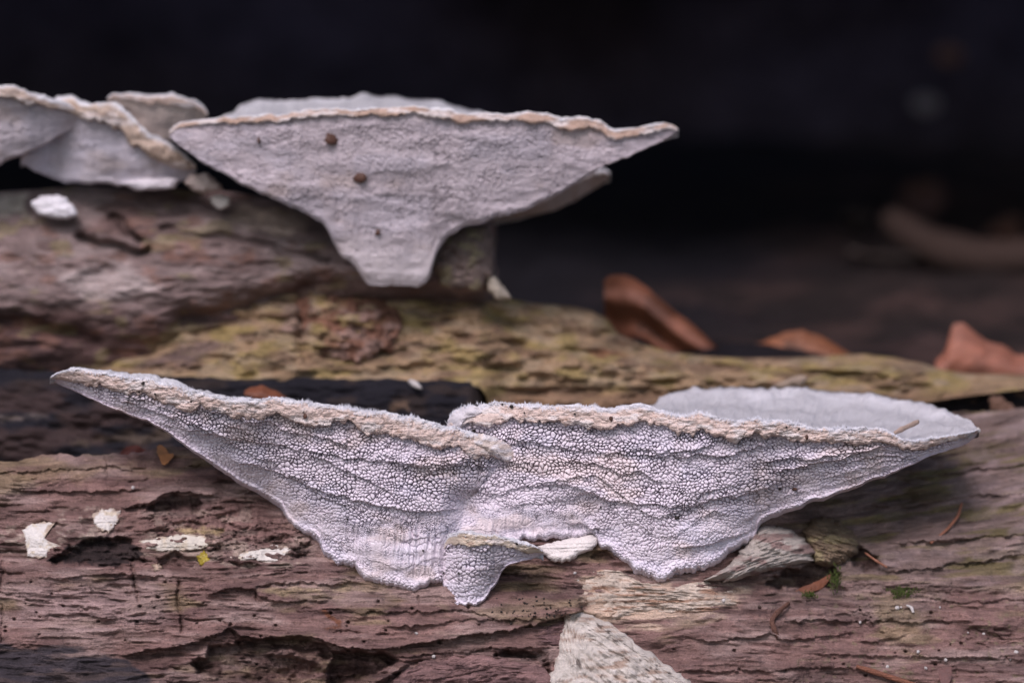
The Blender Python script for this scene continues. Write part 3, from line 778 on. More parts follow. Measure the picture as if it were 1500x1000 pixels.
fungus_right, FB = bracket("bracket_fungus", "right pale fungus whose wide felted top shows behind its rim", GF, 654.5, 1433, B_top, B_mar, B_bot, B_rim, B_bd, 0.82, 300, 131, 7, streakf=B_streak,
        backf=B_back, ampf=B_amp, hairs=3400, scal=(700, 1105), topdip=34, cap_c=(0.66, 0.64, 0.675), lines=[([(1120, 694), (1180, 682), (1240, 669), (1290, 655), (1328, 644)], 10, 12), ([(780, 706), (840, 712), (900, 736), (1000, 742), (1100, 722), (1160, 700)], 8, 26), ([(980, 806), (1030, 800), (1070, 788), (1114, 770)], 7, 16), ([(700, 655), (780, 648), (860, 662), (960, 668), (1060, 650)], 6, 22), ([(820, 764), (850, 766), (880, 778), (900, 790)], 8, 14)], base_pt=(960, 850, 0))

def depth_on(F, px, py):
    o = np.zeros(px.shape)
    for c in range(px.shape[1]):
        j = int(np.clip(np.searchsorted(F['x'], px[0, c]), 0, len(F['x']) - 1))
        o[:, c] = np.interp(py[:, c], F['py'][:, j], F['d'][:, j])
    return o
def A_post(px, py, d):
    k = px[0] > 628
    q = d[:, k].copy(); m = sstep(640, 694, px[:, k]) * sstep(706, 738, py[:, k])
    d = d.copy(); d[:, k] = lerp(q, depth_on(FB, px[:, k], py[:, k]) + 7, m)
    return d
fungus_left, FA = bracket("bracket_fungus", "left pale fungus with a long pointed tip, its rim curling over the right one", GF, 73.5, 756, A_top, A_mar, A_bot, A_rim, A_bd, 0.82, 320, 101, 7, streakf=A_streak,
        backf=A_back, ampf=A_amp, post=A_post, hairs=3400, scal=(410, 650), roll_to=655, lines=[([(250, 625), (330, 640), (420, 655), (520, 672), (620, 682), (740, 684)], 7, 26), ([(330, 672), (400, 690), (480, 722), (560, 742), (640, 750), (700, 742)], 8, 24), ([(150, 578), (220, 600), (300, 628), (360, 660)], 6, 12)])

C_top = crv([(646, 814), (649, 800), (654, 789), (660, 782), (672, 779), (690, 781), (720, 785), (750, 791), (775, 797), (790, 802), (796, 808)], 2)
C_bot = crv([(644, 860), (655, 830), (656, 860), (648, 872), (652, 880), (672, 885), (690, 888), (708, 883), (714, 868), (728, 852), (732, 838), (730, 832), (745, 828), (770, 820), (790, 815), (796, 811)], 1.5)
C_bot = crv([(646, 826), (648, 854), (650, 868), (653, 879), (659, 885), (668, 888), (680, 889), (692, 890), (706, 887), (714, 878), (719, 867), (726, 857), (731, 847), (735, 838), (744, 830), (760, 823), (780, 818), (796, 811)], 1.5)
C_mar = crv([(646, 3), (655, 10), (665, 16), (700, 17), (750, 14), (780, 12), (796, 3)])
_dA = depth_on(FA, np.array([[652.0], [652.0], [652.0]]), np.array([[790.0], [820.0], [846.0]]))[:, 0]
def C_rim(x): return lerp(_dA[0] + 4, -58 - 38 * np.sin(np.pi * np.clip((x - 645) / 170, 0, 1)) ** .8, sstep(644, 678, x))
def C_bd(x, y): return lerp(lerp(_dA[2] + 3, dlog(x, C_bot(x)) - 24, sstep(645, 664, x)), C_rim(x) + 26, sstep(722, 750, x))
def C_back(e, x, tp, rd): return x, tp + 4, rd + 60
_, FC = bracket("bracket_fungus", "smallest fungus, a little shelf at the foot of the left fungus", GF, 646.5, 796, C_top, C_mar, C_bot, C_rim, C_bd, 0.92, 118, 151, 3, pore=(6.0, 5.6),
        backf=C_back, hairs=220, scal=(650, 735), topdip=0, marg_c=(0.62, 0.52, 0.42), mbulge=5, ampf=lambda px, py, t: .9 - .5 * sstep(.4, .9, t))

# ------------------------------------------------------------------ wood behind
def strip(name, px0, px1, topf, botf, dfun, dispf, colf, mat, parent, step=3.0, rows=90, back=220, endl=False, endr=False):
    n = int((px1 - px0) / step)
    x = np.linspace(px0, px1, n)
    t = np.linspace(0, 1, rows)[:, None]
    tp = topf(x); bt = botf(x)
    py = tp[None] + (bt - tp)[None] * t
    px = np.repeat(x[None], rows, 0)
    en = np.ones(px.shape)
    if endr: en = en * sstep(px1 + 1, px1 - 26, px) ** .5
    if endl: en = en * sstep(px0 - 1, px0 + 26, px) ** .5
    d = dfun(px, py, t) + (1 - en) * 60 - dispf(px, py) * (.25 + .75 * np.sin(np.pi * np.clip(t, .02, .98)) ** .5)
    c = colf(px, py)
    P = W(px, py, d)
    f0 = W(x, tp + 6, d[0] + back * .5)[None]; f1 = W(x, tp + 50, d[0] + back)[None]
    b0 = W(x, bt - 6, d[-1] + back * .5)[None]; b1 = W(x, np.maximum(bt - 30, tp + 52), d[-1] + back)[None]
    P = np.concatenate([f1, f0, P, b0, b1], 0)
    C = np.concatenate([c[:1], c[:1], c, c[-1:], c[-1:]], 0)
    if endr:
        e = np.repeat(P[:, -1:], 2, 1).copy(); e[:, 0] += np.array([0, .5 * back * S, 0]); e[:, 1] += np.array([-20 * S, back * S, 0])
        P = np.concatenate([P, e], 1); C = np.concatenate([C, C[:, -1:], C[:, -1:]], 1)
    if endl:
        e = np.repeat(P[:, :1], 2, 1).copy(); e[:, 1] += np.array([0, .5 * back * S, 0]); e[:, 0] += np.array([20 * S, back * S, 0])
        P = np.concatenate([e, P], 1); C = np.concatenate([C[:, :1], C[:, :1], C], 1)
    return grid_obj(name, P, mat, parent, C)

def rough(sd, a=(12, 6, 3), sx=(120, 46, 20), sy=(46, 14, 6)):
    def f(px, py):
        return sum(a[i] * fbm(px / sx[i], py / sy[i], sd + i, 4) for i in range(3))
    return f

# rear log on the left
R_top = crv([(-300, 268), (0, 281), (60, 277), (110, 272), (150, 274), (270, 277), (340, 281), (400, 292), (450, 310), (490, 326), (560, 338), (640, 336), (690, 326), (724, 322)], 4)
R_bot = crv([(-300, 560), (140, 556), (220, 540), (320, 492), (420, 450), (520, 440), (724, 446)], 4)
def R_d(px, py, t): return 590 - 175 * np.sin(np.pi * np.clip(t * .8 + .08, 0, 1)) ** .7
def R_disp(px, py):
    h = rough(301)(px, py)
    for pts, w, dp in (([(118, 345), (150, 358), (190, 372), (215, 368)], 7, 50), ([(165, 318), (190, 340), (205, 350)], 6, 40), ([(240, 335), (330, 345), (430, 372), (480, 380)], 6, 26),
                       ([(270, 470), (350, 452), (450, 425)], 12, 40), ([(0, 470), (60, 480), (140, 500)], 12, 40)):
        h = h - dp * np.exp(-(dist_line(px, py + 5 * fbm(px / 30, py / 20, 305, 2), pts) / w) ** 2)
    return h
def R_col(px, py):
    C = np.zeros(px.shape + (3,)) + np.array([0.20, 0.145, 0.138])
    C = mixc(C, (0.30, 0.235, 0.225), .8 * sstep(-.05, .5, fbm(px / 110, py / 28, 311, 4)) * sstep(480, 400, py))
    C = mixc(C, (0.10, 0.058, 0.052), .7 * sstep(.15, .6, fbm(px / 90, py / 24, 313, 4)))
    C = mixc(C, (0.085, 0.045, 0.042), .85 * sstep(430, 480, py + 14 * fbm(px / 60, py / 30, 314, 3)))  # shadow along the log's lower part painted into the wood colour
    C = mixc(C, (0.24, 0.20, 0.10), .5 * sstep(.32, .7, fbm(px / 46, py / 24, 315, 3)))
    C = mixc(C, (0.20, 0.10, 0.07), .45 * sstep(.3, .7, fbm(px / 36, py / 18, 316, 3)))
    C = mixc(C, (0.46, 0.36, 0.30), .9 * sstep(-4, 12, sdist(px, py, [(345, 292), (420, 298), (455, 318), (450, 345), (390, 345), (340, 320)]) + 10 * fbm(px / 26, py / 20, 317, 3)))
    C = mixc(C, (0.40, 0.33, 0.32), .8 * sstep(-6, 14, sdist(px, py, [(80, 400), (190, 380), (230, 420), (180, 440), (90, 440)]) + 14 * fbm(px / 26, py / 14, 318, 3)))
    C = mixc(C, (0.50, 0.44, 0.37), .9 * sstep(-4, 10, sdist(px, py, [(-60, 285), (40, 285), (44, 318), (-60, 322)]) + 8 * fbm(px / 26, py / 14, 319, 3)))
    return C * (1 + .25 * fbm(px / 24, py / 8, 320, 3))[..., None]
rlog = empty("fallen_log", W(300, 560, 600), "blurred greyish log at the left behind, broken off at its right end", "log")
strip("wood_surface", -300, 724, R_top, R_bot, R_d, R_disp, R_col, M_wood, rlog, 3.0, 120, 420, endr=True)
blob("broken_end", [(640, 350), (665, 336), (715, 330), (724, 350), (722, 400), (700, 425), (650, 420), (632, 390)], lambda x, y: 415 + 0 * x, 28, 80, M_wood, rlog, flat((0.20, 0.15, 0.135), .3, 24, 20, 331, (0.27, 0.23, 0.15), .2), 8, 70, 22, 4, 331)
blob("splinter", [(712, 402), (722, 400), (738, 420), (750, 438), (728, 440), (716, 426)], lambda x, y: 420 + 0 * x, 14, 40, M_pale, rlog, flat((0.46, 0.40, 0.33), .2, 12, 12, 333), 3, 40, 14, 2, 333)

# mossy branch
Mo_top = crv([(120, 546), (160, 528), (200, 506), (240, 486), (272, 462), (300, 448), (345, 430), (390, 418), (430, 410), (455, 402), (475, 408), (500, 417), (545, 420), (600, 420), (650, 422), (700, 426), (740, 436), (780, 444), (830, 447), (865, 454), (890, 468),
              (905, 488), (940, 504), (985, 516), (1040, 522), (1080, 524), (1160, 524), (1220, 520), (1265, 518), (1310, 524), (1350, 532), (1385, 542), (1420, 548), (1500, 549), (1750, 552)], 3)
Mo_bot = crv([(120, 556), (240, 560), (320, 560), (420, 563), (540, 567), (640, 564), (690, 564), (708, 570), (718, 600), (740, 640), (1000, 640), (1250, 620), (1330, 594), (1400, 582), (1500, 570), (1750, 566)], 4)
def Mo_d(px, py, t): return 560 - 175 * np.clip(t, 0, 1) ** .55 + 90 * sstep(1200, 1500, px)
def Mo_disp(px, py):
    h = rough(341, (24, 17, 9), (110, 44, 16), (36, 12, 6))(px, py)
    kx = sdist(px, py, [(450, 455), (500, 435), (560, 440), (582, 470), (570, 510), (520, 525), (465, 515)])
    h = h + 22 * sstep(0, 30, kx + 8 * fbm(px / 20, py / 12, 347, 3)) + 7 * np.sin(np.clip(kx, 0, 40) / 40 * 6 + 3 * fbm(px / 40, py / 20, 345, 2)) * sstep(0, 12, kx)
    h = h - 36 * np.exp(-(dist_line(px, py, [(440, 405), (446, 450), (440, 500), (450, 525)]) / 7) ** 2)
    h = h - 30 * np.exp(-(dist_line(px, py + 4 * fbm(px / 30, py / 9, 346, 2), [(900, 500), (1000, 530), (1120, 540), (1260, 548)]) / 6) ** 2)
    return h - 20 * np.exp(-(dist_line(px, py, [(700, 440), (740, 470), (800, 490)]) / 9) ** 2)
def Mo_col(px, py):
    C = np.zeros(px.shape + (3,)) + np.array([0.295, 0.20, 0.122])
    C = mixc(C, (0.275, 0.21, 0.078), .7 * sstep(-.15, .4, fbm(px / 36, py / 13, 351, 4)))
    C = mixc(C, (0.33, 0.25, 0.17), .7 * sstep(.05, .5, fbm(px / 30, py / 11, 352, 4)))
    C = mixc(C, (0.15, 0.09, 0.062), .7 * sstep(.2, .6, fbm(px / 46, py / 11, 353, 4)))
    C = mixc(C, (0.29, 0.20, 0.175), .7 * sstep(0, 20, sdist(px, py, [(400, 440), (450, 405), (476, 430), (450, 520), (410, 490)]) + 12 * fbm(px / 30, py / 20, 354, 3)))
    k = sstep(0, 14, sdist(px, py, [(450, 455), (500, 432), (565, 440), (590, 470), (570, 512), (520, 528), (465, 515)]) + 10 * fbm(px / 30, py / 20, 355, 3))
    C = mixc(C, (0.19, 0.088, 0.055), .75 * k * sstep(-.5, .2, fbm(px / 30, py / 14, 361, 3)))
    C = mixc(C, (0.13, 0.088, 0.085), .8 * sstep(0, 14, sdist(px, py, [(170, 535), (250, 505), (320, 490), (330, 520), (280, 540), (180, 550)]) + 8 * fbm(px / 30, py / 12, 356, 3)))
    C = mixc(C, (0.18, 0.075, 0.045), .8 * sstep(0, 5, sdist(px, py, [(850, 512), (890, 510), (930, 522), (880, 526)]) + 4 * fbm(px / 14, py / 6, 357, 3)))
    C = mixc(C, (0.32, 0.27, 0.10), .6 * sstep(0, 20, sdist(px, py, [(1170, 545), (1260, 530), (1340, 545), (1260, 562), (1180, 566)]) + 10 * fbm(px / 30, py / 10, 358, 3)))
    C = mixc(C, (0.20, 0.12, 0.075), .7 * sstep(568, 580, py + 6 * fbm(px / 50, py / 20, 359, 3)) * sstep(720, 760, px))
    return C * (1 + .28 * fbm(px / 26, py / 8, 360, 3))[..., None]
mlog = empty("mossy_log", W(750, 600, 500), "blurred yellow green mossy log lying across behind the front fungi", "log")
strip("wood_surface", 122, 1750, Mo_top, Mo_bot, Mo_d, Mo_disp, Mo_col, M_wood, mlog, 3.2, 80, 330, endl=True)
blob("bark_patch", [(432, 450), (440, 424), (462, 405), (492, 420), (530, 432), (560, 436), (584, 455), (588, 485), (572, 512), (538, 524), (498, 528), (468, 522), (448, 500), (440, 475)], lambda x, y: Mo_d(x, y, (y - 410) / 155.) + 8, 34, 40, M_wood, mlog,
     flat((0.20, 0.098, 0.066), .35, 26, 14, 367, (0.31, 0.20, 0.165), .15), 13, 120, 44, 7, 367, lambda x, y: -16 * np.exp(-(fbm(x / 60, y / 16, 369, 3) / .12) ** 2))
blob("side_splinter", [(1130, 566), (1150, 556), (1175, 548), (1184, 552), (1176, 566), (1150, 574)], lambda x, y: 395 + 0 * x, 10, 30, M_pale, mlog, flat((0.30, 0.23, 0.18), .2, 12, 8, 365), 3, 40, 12, 1.5, 365)

# dark wet wood in the gap
K_top = crv([(-300, 538), (0, 540), (120, 546), (240, 551), (360, 556), (500, 554), (640, 556), (690, 558), (700, 564), (709, 577), (714, 600)], 3)
_ktop = K_top
def K_top(x): return _ktop(x) + 2.5 * fbm(np.asarray(x) / 26, 0 * np.asarray(x), 369, 3)
K_bot = crv([(-300, 740), (714, 740)], 2)
def K_d(px, py, t): return 400 - 60 * np.sin(np.pi * np.clip(t * .7 + .1, 0, 1)) ** .6
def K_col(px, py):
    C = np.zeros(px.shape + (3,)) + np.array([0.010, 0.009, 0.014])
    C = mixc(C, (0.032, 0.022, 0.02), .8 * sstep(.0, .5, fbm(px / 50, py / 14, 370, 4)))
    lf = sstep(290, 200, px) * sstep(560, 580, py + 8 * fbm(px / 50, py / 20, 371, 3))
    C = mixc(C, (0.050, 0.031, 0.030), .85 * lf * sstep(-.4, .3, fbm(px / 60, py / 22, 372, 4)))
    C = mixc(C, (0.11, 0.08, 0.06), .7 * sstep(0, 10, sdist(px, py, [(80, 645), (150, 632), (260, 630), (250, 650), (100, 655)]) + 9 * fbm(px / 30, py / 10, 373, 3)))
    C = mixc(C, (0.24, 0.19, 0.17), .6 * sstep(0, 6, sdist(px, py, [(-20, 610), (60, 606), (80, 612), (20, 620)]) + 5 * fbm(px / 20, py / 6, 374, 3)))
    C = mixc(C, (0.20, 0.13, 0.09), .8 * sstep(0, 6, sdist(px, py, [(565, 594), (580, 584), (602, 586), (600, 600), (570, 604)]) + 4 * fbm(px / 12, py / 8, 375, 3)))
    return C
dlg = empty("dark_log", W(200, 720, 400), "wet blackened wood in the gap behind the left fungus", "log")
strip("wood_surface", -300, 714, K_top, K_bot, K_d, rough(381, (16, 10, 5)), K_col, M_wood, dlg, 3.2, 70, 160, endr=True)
K2_top = crv([(1180, 612), (1290, 598), (1330, 588), (1400, 578), (1500, 566), (1750, 560)], 3)
K2_bot = crv([(1180, 700), (1750, 680)], 3)
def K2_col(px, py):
    C = np.zeros(px.shape + (3,)) + np.array([0.022, 0.019, 0.023])  # darkness of the gap put in as a near black base colour
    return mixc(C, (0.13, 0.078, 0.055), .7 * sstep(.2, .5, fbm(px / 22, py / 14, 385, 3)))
dl2 = empty("dark_log", W(1450, 700, 520), "near black strip filling the dark gap at the right between mossy log and front log", "log")
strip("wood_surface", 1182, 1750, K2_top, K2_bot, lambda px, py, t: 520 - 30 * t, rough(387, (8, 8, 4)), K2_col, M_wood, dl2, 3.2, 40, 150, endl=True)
blob("bark_stub", [(1447, 592), (1452, 580), (1466, 578), (1480, 590), (1496, 604), (1490, 614), (1462, 612)], lambda x, y: 440 + 0 * x, 20, 60, M_wood, dl2, flat((0.15, 0.085, 0.06), .3, 10, 20, 389), 6, 40, 14, 3, 389)

# ------------------------------------------------------------------ fungi behind
GR = "blurred bracket fungi on the rear log"
D_top = crv([(248, 194), (254, 186), (264, 181), (300, 176), (330, 172), (360, 170), (400, 166), (450, 161), (520, 158), (600, 157), (650, 159), (680, 163), (740, 163), (800, 168), (860, 172), (882, 176), (884, 178), (892, 187), (920, 186), (950, 183), (975, 181), (988, 184), (993, 189)], 2.5)
D_bot = crv([(248, 198), (256, 208), (275, 222), (300, 240), (330, 256), (370, 279), (420, 302), (455, 317), (472, 326), (481, 340), (488, 356), (497, 370), (510, 380), (522, 390), (531, 405), (541, 417), (558, 421), (576, 417), (596, 421), (614, 418), (627, 408), (633, 396), (634, 384),
             (641, 366), (655, 348), (676, 335), (720, 322), (780, 303), (830, 275), (880, 247), (930, 226), (970, 206), (993, 192)], 3)
D_mar = crv([(248, 6), (300, 8), (400, 11), (520, 12), (650, 14), (760, 14), (860, 18), (888, 20), (940, 14), (993, 5)])
def D_rim(x): return 330 - 95 * np.sin(np.pi * np.clip((x - 200) / 830, 0, 1)) ** .8
def D_bd(x, y): return 352 + 0 * x
_db = np.array([(250, 196, 350), (300, 182, 420), (340, 166, 480), (352, 152, 520), (380, 146, 540), (430, 143, 560), (480, 144, 570), (515, 141, 572), (528, 136, 572), (545, 141, 572), (600, 143, 570), (650, 150, 560), (690, 162, 540), (800, 180, 480), (900, 196, 400), (992, 191, 335)], float)
def D_back(e, x, tp, rd):
    return x, np.interp(x, _db[:, 0], _db[:, 1]) + 1.2 * fbm(x / 20, 0 * x, 8, 3), np.maximum(np.interp(x, _db[:, 0], _db[:, 2]), rd + 5)
_, FD = bracket("bracket_fungus", "large blurred fungus at the back, ending in a pointed tip over the dark hollow", GR, 248.5, 993, D_top, D_mar, D_bot, D_rim, D_bd, 1.7, 170, 401, 6, pore=(6.0, 5.0), foot=(330, 395),
        backf=D_back, hairs=0, amp=.36, zamp=.22, rollk=.25, smk=110, href=255, topdip=10, marg_c=(0.50, 0.355, 0.285), pore_c=(0.47, 0.415, 0.445), mrows=16, toprows=30, mbulge=7, base_pt=(580, 415, 400))
def simple(label, top, bot, mar, d0, w, sd, px, back=120, lift=4, step=2.4, rows=60, **k):
    tf, bf, mf = crv(top, 2), crv(bot, 2), crv(mar)
    def rim(x): return d0 + w * .5 - w * np.sin(np.pi * np.clip((x - px[0] + 10) / (px[1] - px[0] + 20), 0, 1))
    def bd(x, y): return rim(x) + 20 + .4 * (bf(x) - tf(x))
    def bk(e, x, tp, rd): return x, tp + lift, rd + back
    return bracket("bracket_fungus", label, GR, px[0], px[1], tf, mf, bf, rim, bd, step, rows, sd, 4, pore=(6, 5), backf=bk, hairs=0, amp=.28, zamp=.25, rollk=.25, topdip=0, mrows=14, toprows=16,
                   pore_c=k.pop('pore_c', (0.50, 0.45, 0.485)), marg_c=k.pop('marg_c', (0.52, 0.41, 0.35)), base_pt=((px[0] + px[1]) / 2, float(bf(np.array([(px[0] + px[1]) / 2.]))[0]), d0 + 60), **k)
simple("blurred fungus cut by the photo's left edge, behind the others at the back", [(-160, 150), (-60, 130), (0, 125), (25, 127), (50, 135), (70, 143), (90, 151), (110, 160), (124, 172)], [(-160, 290), (-60, 258), (0, 241), (35, 226), (60, 212), (95, 196), (124, 178)],
       [(-160, 20), (0, 20), (60, 16), (124, 6)], 330, 70, 421, (-160, 124))
simple("blurred back fungus with a thick beige curled rim, left of the large one", [(30, 232), (55, 195), (72, 150), (84, 142), (104, 140), (120, 148), (150, 151), (170, 154), (186, 166), (205, 186), (230, 202), (255, 216), (275, 230), (287, 243)],
       [(30, 238), (50, 250), (75, 262), (100, 268), (150, 271), (200, 272), (255, 268), (275, 262), (287, 250)], [(30, 3), (80, 12), (110, 26), (150, 34), (190, 42), (230, 36), (270, 26), (287, 6)], 375, 60, 431, (30.5, 287), mbulge=12, marg_c=(0.55, 0.43, 0.35), pore_c=(0.52, 0.48, 0.53))
simple("small blurred beige fungus rising behind the curled one at the back", [(157, 144), (165, 137), (180, 136), (230, 139), (262, 143), (285, 150), (298, 158), (304, 166)], [(157, 150), (170, 168), (195, 188), (225, 202), (255, 206), (285, 190), (304, 170)],
       [(157, 5), (200, 12), (260, 16), (304, 5)], 440, 30, 441, (157.5, 304), pore_c=(0.48, 0.40, 0.36), marg_c=(0.50, 0.38, 0.32))
simple("dim grey fungus tucked under the right arm of the large back one", [(716, 318), (760, 306), (800, 288), (840, 262), (865, 251), (885, 249), (893, 254)], [(716, 323), (760, 319), (810, 309), (850, 290), (880, 272), (893, 258)],
       [(716, 3), (800, 7), (860, 8), (893, 3)], 560, 30, 451, (716.5, 893), pore_c=(0.34, 0.27, 0.25), marg_c=(0.46, 0.40, 0.40))
def rear_crust(poly, label, d, bulge, sd, c):
    o = blob("fungus_crust", poly, lambda x, y: d + 0 * x, bulge, 40, M_crust, None, flat(c, .08, 14, 10, sd), 3, 60, 16, 2, sd, prof=3)
    return tag(o, label, "fungus crust", "blurred crusts on the rear log")
rear_crust([(44, 296), (60, 286), (92, 287), (108, 300), (116, 314), (100, 322), (66, 318), (50, 308)], "blurred bright white crust on the rear log near the left edge", 425, 14, 461, (0.74, 0.72, 0.76))
rear_crust([(306, 290), (322, 285), (338, 290), (336, 302), (322, 308), (312, 300)], "small blurred white crust on the rear log under the large fungus", 425, 12, 463, (0.62, 0.58, 0.55))
rear_crust([(268, 268), (280, 254), (304, 254), (322, 268), (330, 280), (290, 284)], "blurred cream knob in the gap left of the large back fungus", 415, 22, 465, (0.46, 0.38, 0.35))
rear_crust([(176, 268), (200, 262), (250, 259), (264, 264), (256, 276), (200, 280)], "blurred whitish strip under the curled back fungus", 412, 16, 467, (0.62, 0.58, 0.62))

# ------------------------------------------------------------------ dead leaves behind
def leaf(label, top, bot, px, dfun, sd, group="brown dead leaves", c=(0.27, 0.095, 0.05), n=70, rows=26, thick=3):
    tf, bf = crv(top, 3), crv(bot, 3)
    x = np.linspace(px[0], px[1], n); t = np.linspace(0, 1, rows)[:, None]
    py = (tf(x) + 1.2 * fbm(x / 12, 0 * x, sd + 6, 3))[None] + (bf(x) - tf(x))[None] * t
    pxg = np.repeat(x[None], rows, 0)
    d = dfun(pxg, py, t) + 1.0 * np.abs(np.sin((pxg + 1.3 * py) / 8)) + 2.5 * fbm(pxg / 40, py / 40, sd, 2)
    C = np.zeros(pxg.shape + (3,)) + np.array(c)
    C = mixc(C, np.array(c) * 1.6, .6 * sstep(0, .5, fbm(pxg / 40, py / 30, sd + 1, 3)))
    C = mixc(C, np.array(c) * .45, .7 * sstep(.2, .6, fbm(pxg / 40, py / 30, sd + 2, 3)))
    A = W(pxg, py, d); B = W(pxg, py, d + thick)
    P = np.concatenate([A, B[::-1]], 0); C = np.concatenate([C, C[::-1]], 0)
    o = grid_obj("dead_leaf", np.concatenate([P, P[:1]], 0), M_leaf, None, np.concatenate([C, C[:1]], 0))
    return tag(o, label, "leaf", group)
leaf("upright curled brown leaf standing against the black hollow", [(885, 412), (892, 404), (915, 402), (932, 410), (950, 424), (975, 444), (1000, 464), (1030, 488), (1052, 510), (1068, 530)],
     [(885, 478), (898, 496), (915, 499), (935, 494), (958, 508), (980, 524), (1010, 545), (1068, 548)], (885, 1068), lambda x, y, t: 745 - .10 * (x - 960) + 34 * (t - .5) - 16 * np.exp(-((t - .40) / .14) ** 2) + 12 * np.exp(-((t - .72) / .1) ** 2) + 40 * sstep(935, 890, x) * t, 501, c=(0.23, 0.09, 0.055))
leaf("low arched brown leaf lying behind the middle of the mossy log", [(1066, 520), (1090, 508), (1120, 498), (1150, 487), (1176, 484), (1200, 492), (1225, 506), (1252, 522)], [(1066, 545), (1252, 545)], (1066, 1252),
     lambda x, y, t: 780 - 25 * np.sin(np.pi * t * .9), 503, c=(0.17, 0.062, 0.028))
leaf("pointed brown leaf at the right edge behind the mossy log", [(1370, 530), (1386, 512), (1390, 490), (1396, 474), (1410, 472), (1424, 484), (1445, 500), (1470, 506), (1490, 520), (1540, 516), (1590, 540)], [(1370, 560), (1590, 575)], (1370, 1590),
     lambda x, y, t: 740 - 25 * np.sin(np.pi * t * .9) + .15 * (x - 1450), 505, c=(0.22, 0.085, 0.055))
leaf("reddish brown leaf tip showing above the left fungus's rim", [(358, 574), (366, 566), (384, 564), (404, 572), (420, 582), (440, 592)], [(358, 584), (400, 606), (440, 604)], (358, 440), lambda x, y, t: 280 - 20 * np.sin(np.pi * t), 507, c=(0.16, 0.055, 0.028), n=40, rows=16)
leaf("orange leaf scrap on the log's upper edge under the left fungus", [(230, 656), (233, 648), (238, 652), (244, 656), (252, 655), (254, 664), (250, 672)], [(230, 660), (236, 678), (240, 682), (248, 676), (254, 668)], (230, 254),
     lambda x, y, t: dlog(x, y) - 16, 509, "leaf scraps", c=(0.28, 0.12, 0.045), n=24, rows=12, thick=1.5)
leaf("dark red leaf scrap lying behind the log's upper edge at the left", [(176, 664), (184, 654), (200, 652), (214, 660)], [(176, 670), (214, 672)], (176, 214), lambda x, y, t: 190 + 0 * x, 511, "leaf scraps", c=(0.10, 0.025, 0.02), n=20, rows=8, thick=2)
leaf("long reddish leaf scrap in the dark hollow under the wood chunk", [(1150, 874), (1170, 862), (1195, 852), (1214, 842), (1218, 838)], [(1150, 878), (1180, 872), (1205, 862), (1218, 846)], (1150, 1218), lambda x, y, t: dlog(x, y) + 8 + 0 * x, 513, "leaf scraps", c=(0.15, 0.055, 0.03), n=30, rows=10, thick=2)
leaf("small dark leaf scrap standing at the bottom edge of the log", [(1375, 977), (1382, 978), (1394, 976)], [(1375, 986), (1380, 1010), (1390, 1010), (1394, 984)], (1375, 1394), lambda x, y, t: dlog(x, y) - 16 + 0 * x, 515, "leaf scraps", c=(0.11, 0.045, 0.04), n=16, rows=12, thick=1.5)

# ------------------------------------------------------------------ needles, twigs and crumbs
def tube(name, pts, r, mat, label, cat, group=None, sides=7, col=None, flatten=1.0):
    p = np.array(pts, float)
    n = 18
    u = np.linspace(0, 1, n); s = np.linspace(0, 1, len(p))
    c = np.stack([np.interp(u, s, p[:, i]) for i in range(3)], -1)
    for i in range(3): c[:, i] = np.convolve(np.r_[c[0, i], c[:, i], c[-1, i]], [.25, .5, .25], 'valid')
    rad = r * (.45 + .55 * np.sin(np.pi * np.clip(u, .06, .94)) ** .35) * (1 + .15 * noise(u * 7, 0 * u, int(p[0, 0])))
    wc = W(c[:, 0], c[:, 1], c[:, 2]) / S
    tan = np.gradient(wc, axis=0); tan /= np.linalg.norm(tan, axis=1)[:, None]
    up = np.cross(tan, np.array([0, 1.0, 0])); up /= np.linalg.norm(up, axis=1)[:, None] + 1e-9
    sd_ = np.cross(up, tan)
    a = np.arange(sides) / sides * 2 * np.pi
    P = wc[:, None] + rad[:, None, None] * (np.cos(a)[None, :, None] * up[:, None] + flatten * np.sin(a)[None, :, None] * sd_[:, None])
    P = np.concatenate([wc[:1, None].repeat(sides, 1), P, wc[-1:, None].repeat(sides, 1)], 0) * S
    o = grid_obj(name, P, mat, None, None if col is None else np.zeros(P.shape) + np.array(col), wrap=True)
    return tag(o, label, cat, group)
def on(x, y, lift): return (x, y, float(log_at(x, y)[0]) - lift)
tube("conifer_needle", [(1409, 736, float(dlog(1409, 736)) - 18), (1404, 755, float(dlog(1404, 755)) - 24), (1388, 775, float(dlog(1388, 775)) - 24), (1362, 796, float(dlog(1362, 796)) - 14)], 2.6, M_needle, "curved orange needle on the grey wood at the right", "needle", "fallen needles")
tube("conifer_needle", [(1267, 809, float(dlog(1267, 809)) - 22), (1282, 820, float(dlog(1282, 820)) - 24), (1300, 831, float(dlog(1300, 831)) - 14)], 1.9, M_needle, "short straight needle beside the brown wood stub", "needle", "fallen needles")
tube("twig", [(1253, 975, float(dlog(1253, 975)) - 12), (1285, 985, float(dlog(1285, 985)) - 14), (1312, 994, float(dlog(1312, 994)) - 12), (1345, 1004, float(dlog(1345, 1004)) - 8)], 4.5, M_wood, "reddish split twig at the bottom right of the log", "twig", col=(0.20, 0.085, 0.055))
tube("bark_strand", [(1157, 882, float(dlog(1157, 882)) - 8), (1140, 895, float(dlog(1140, 895)) - 14), (1130, 908, float(dlog(1130, 908)) - 14), (1134, 922, float(dlog(1134, 922)) - 14), (1141, 936, float(dlog(1141, 936)) - 8)], 4.4, M_wood, "kinked brown bark strand on the log below the dark hollow", "bark strand", col=(0.12, 0.06, 0.045), flatten=.5)
tube("wood_sliver", [(1310, 634, 18), (1322, 628, 34), (1346, 617, 72)], 4.2, M_pale, "pale wood sliver lying on the felted top of the right fungus", "wood sliver", col=(0.44, 0.32, 0.26), flatten=.5)
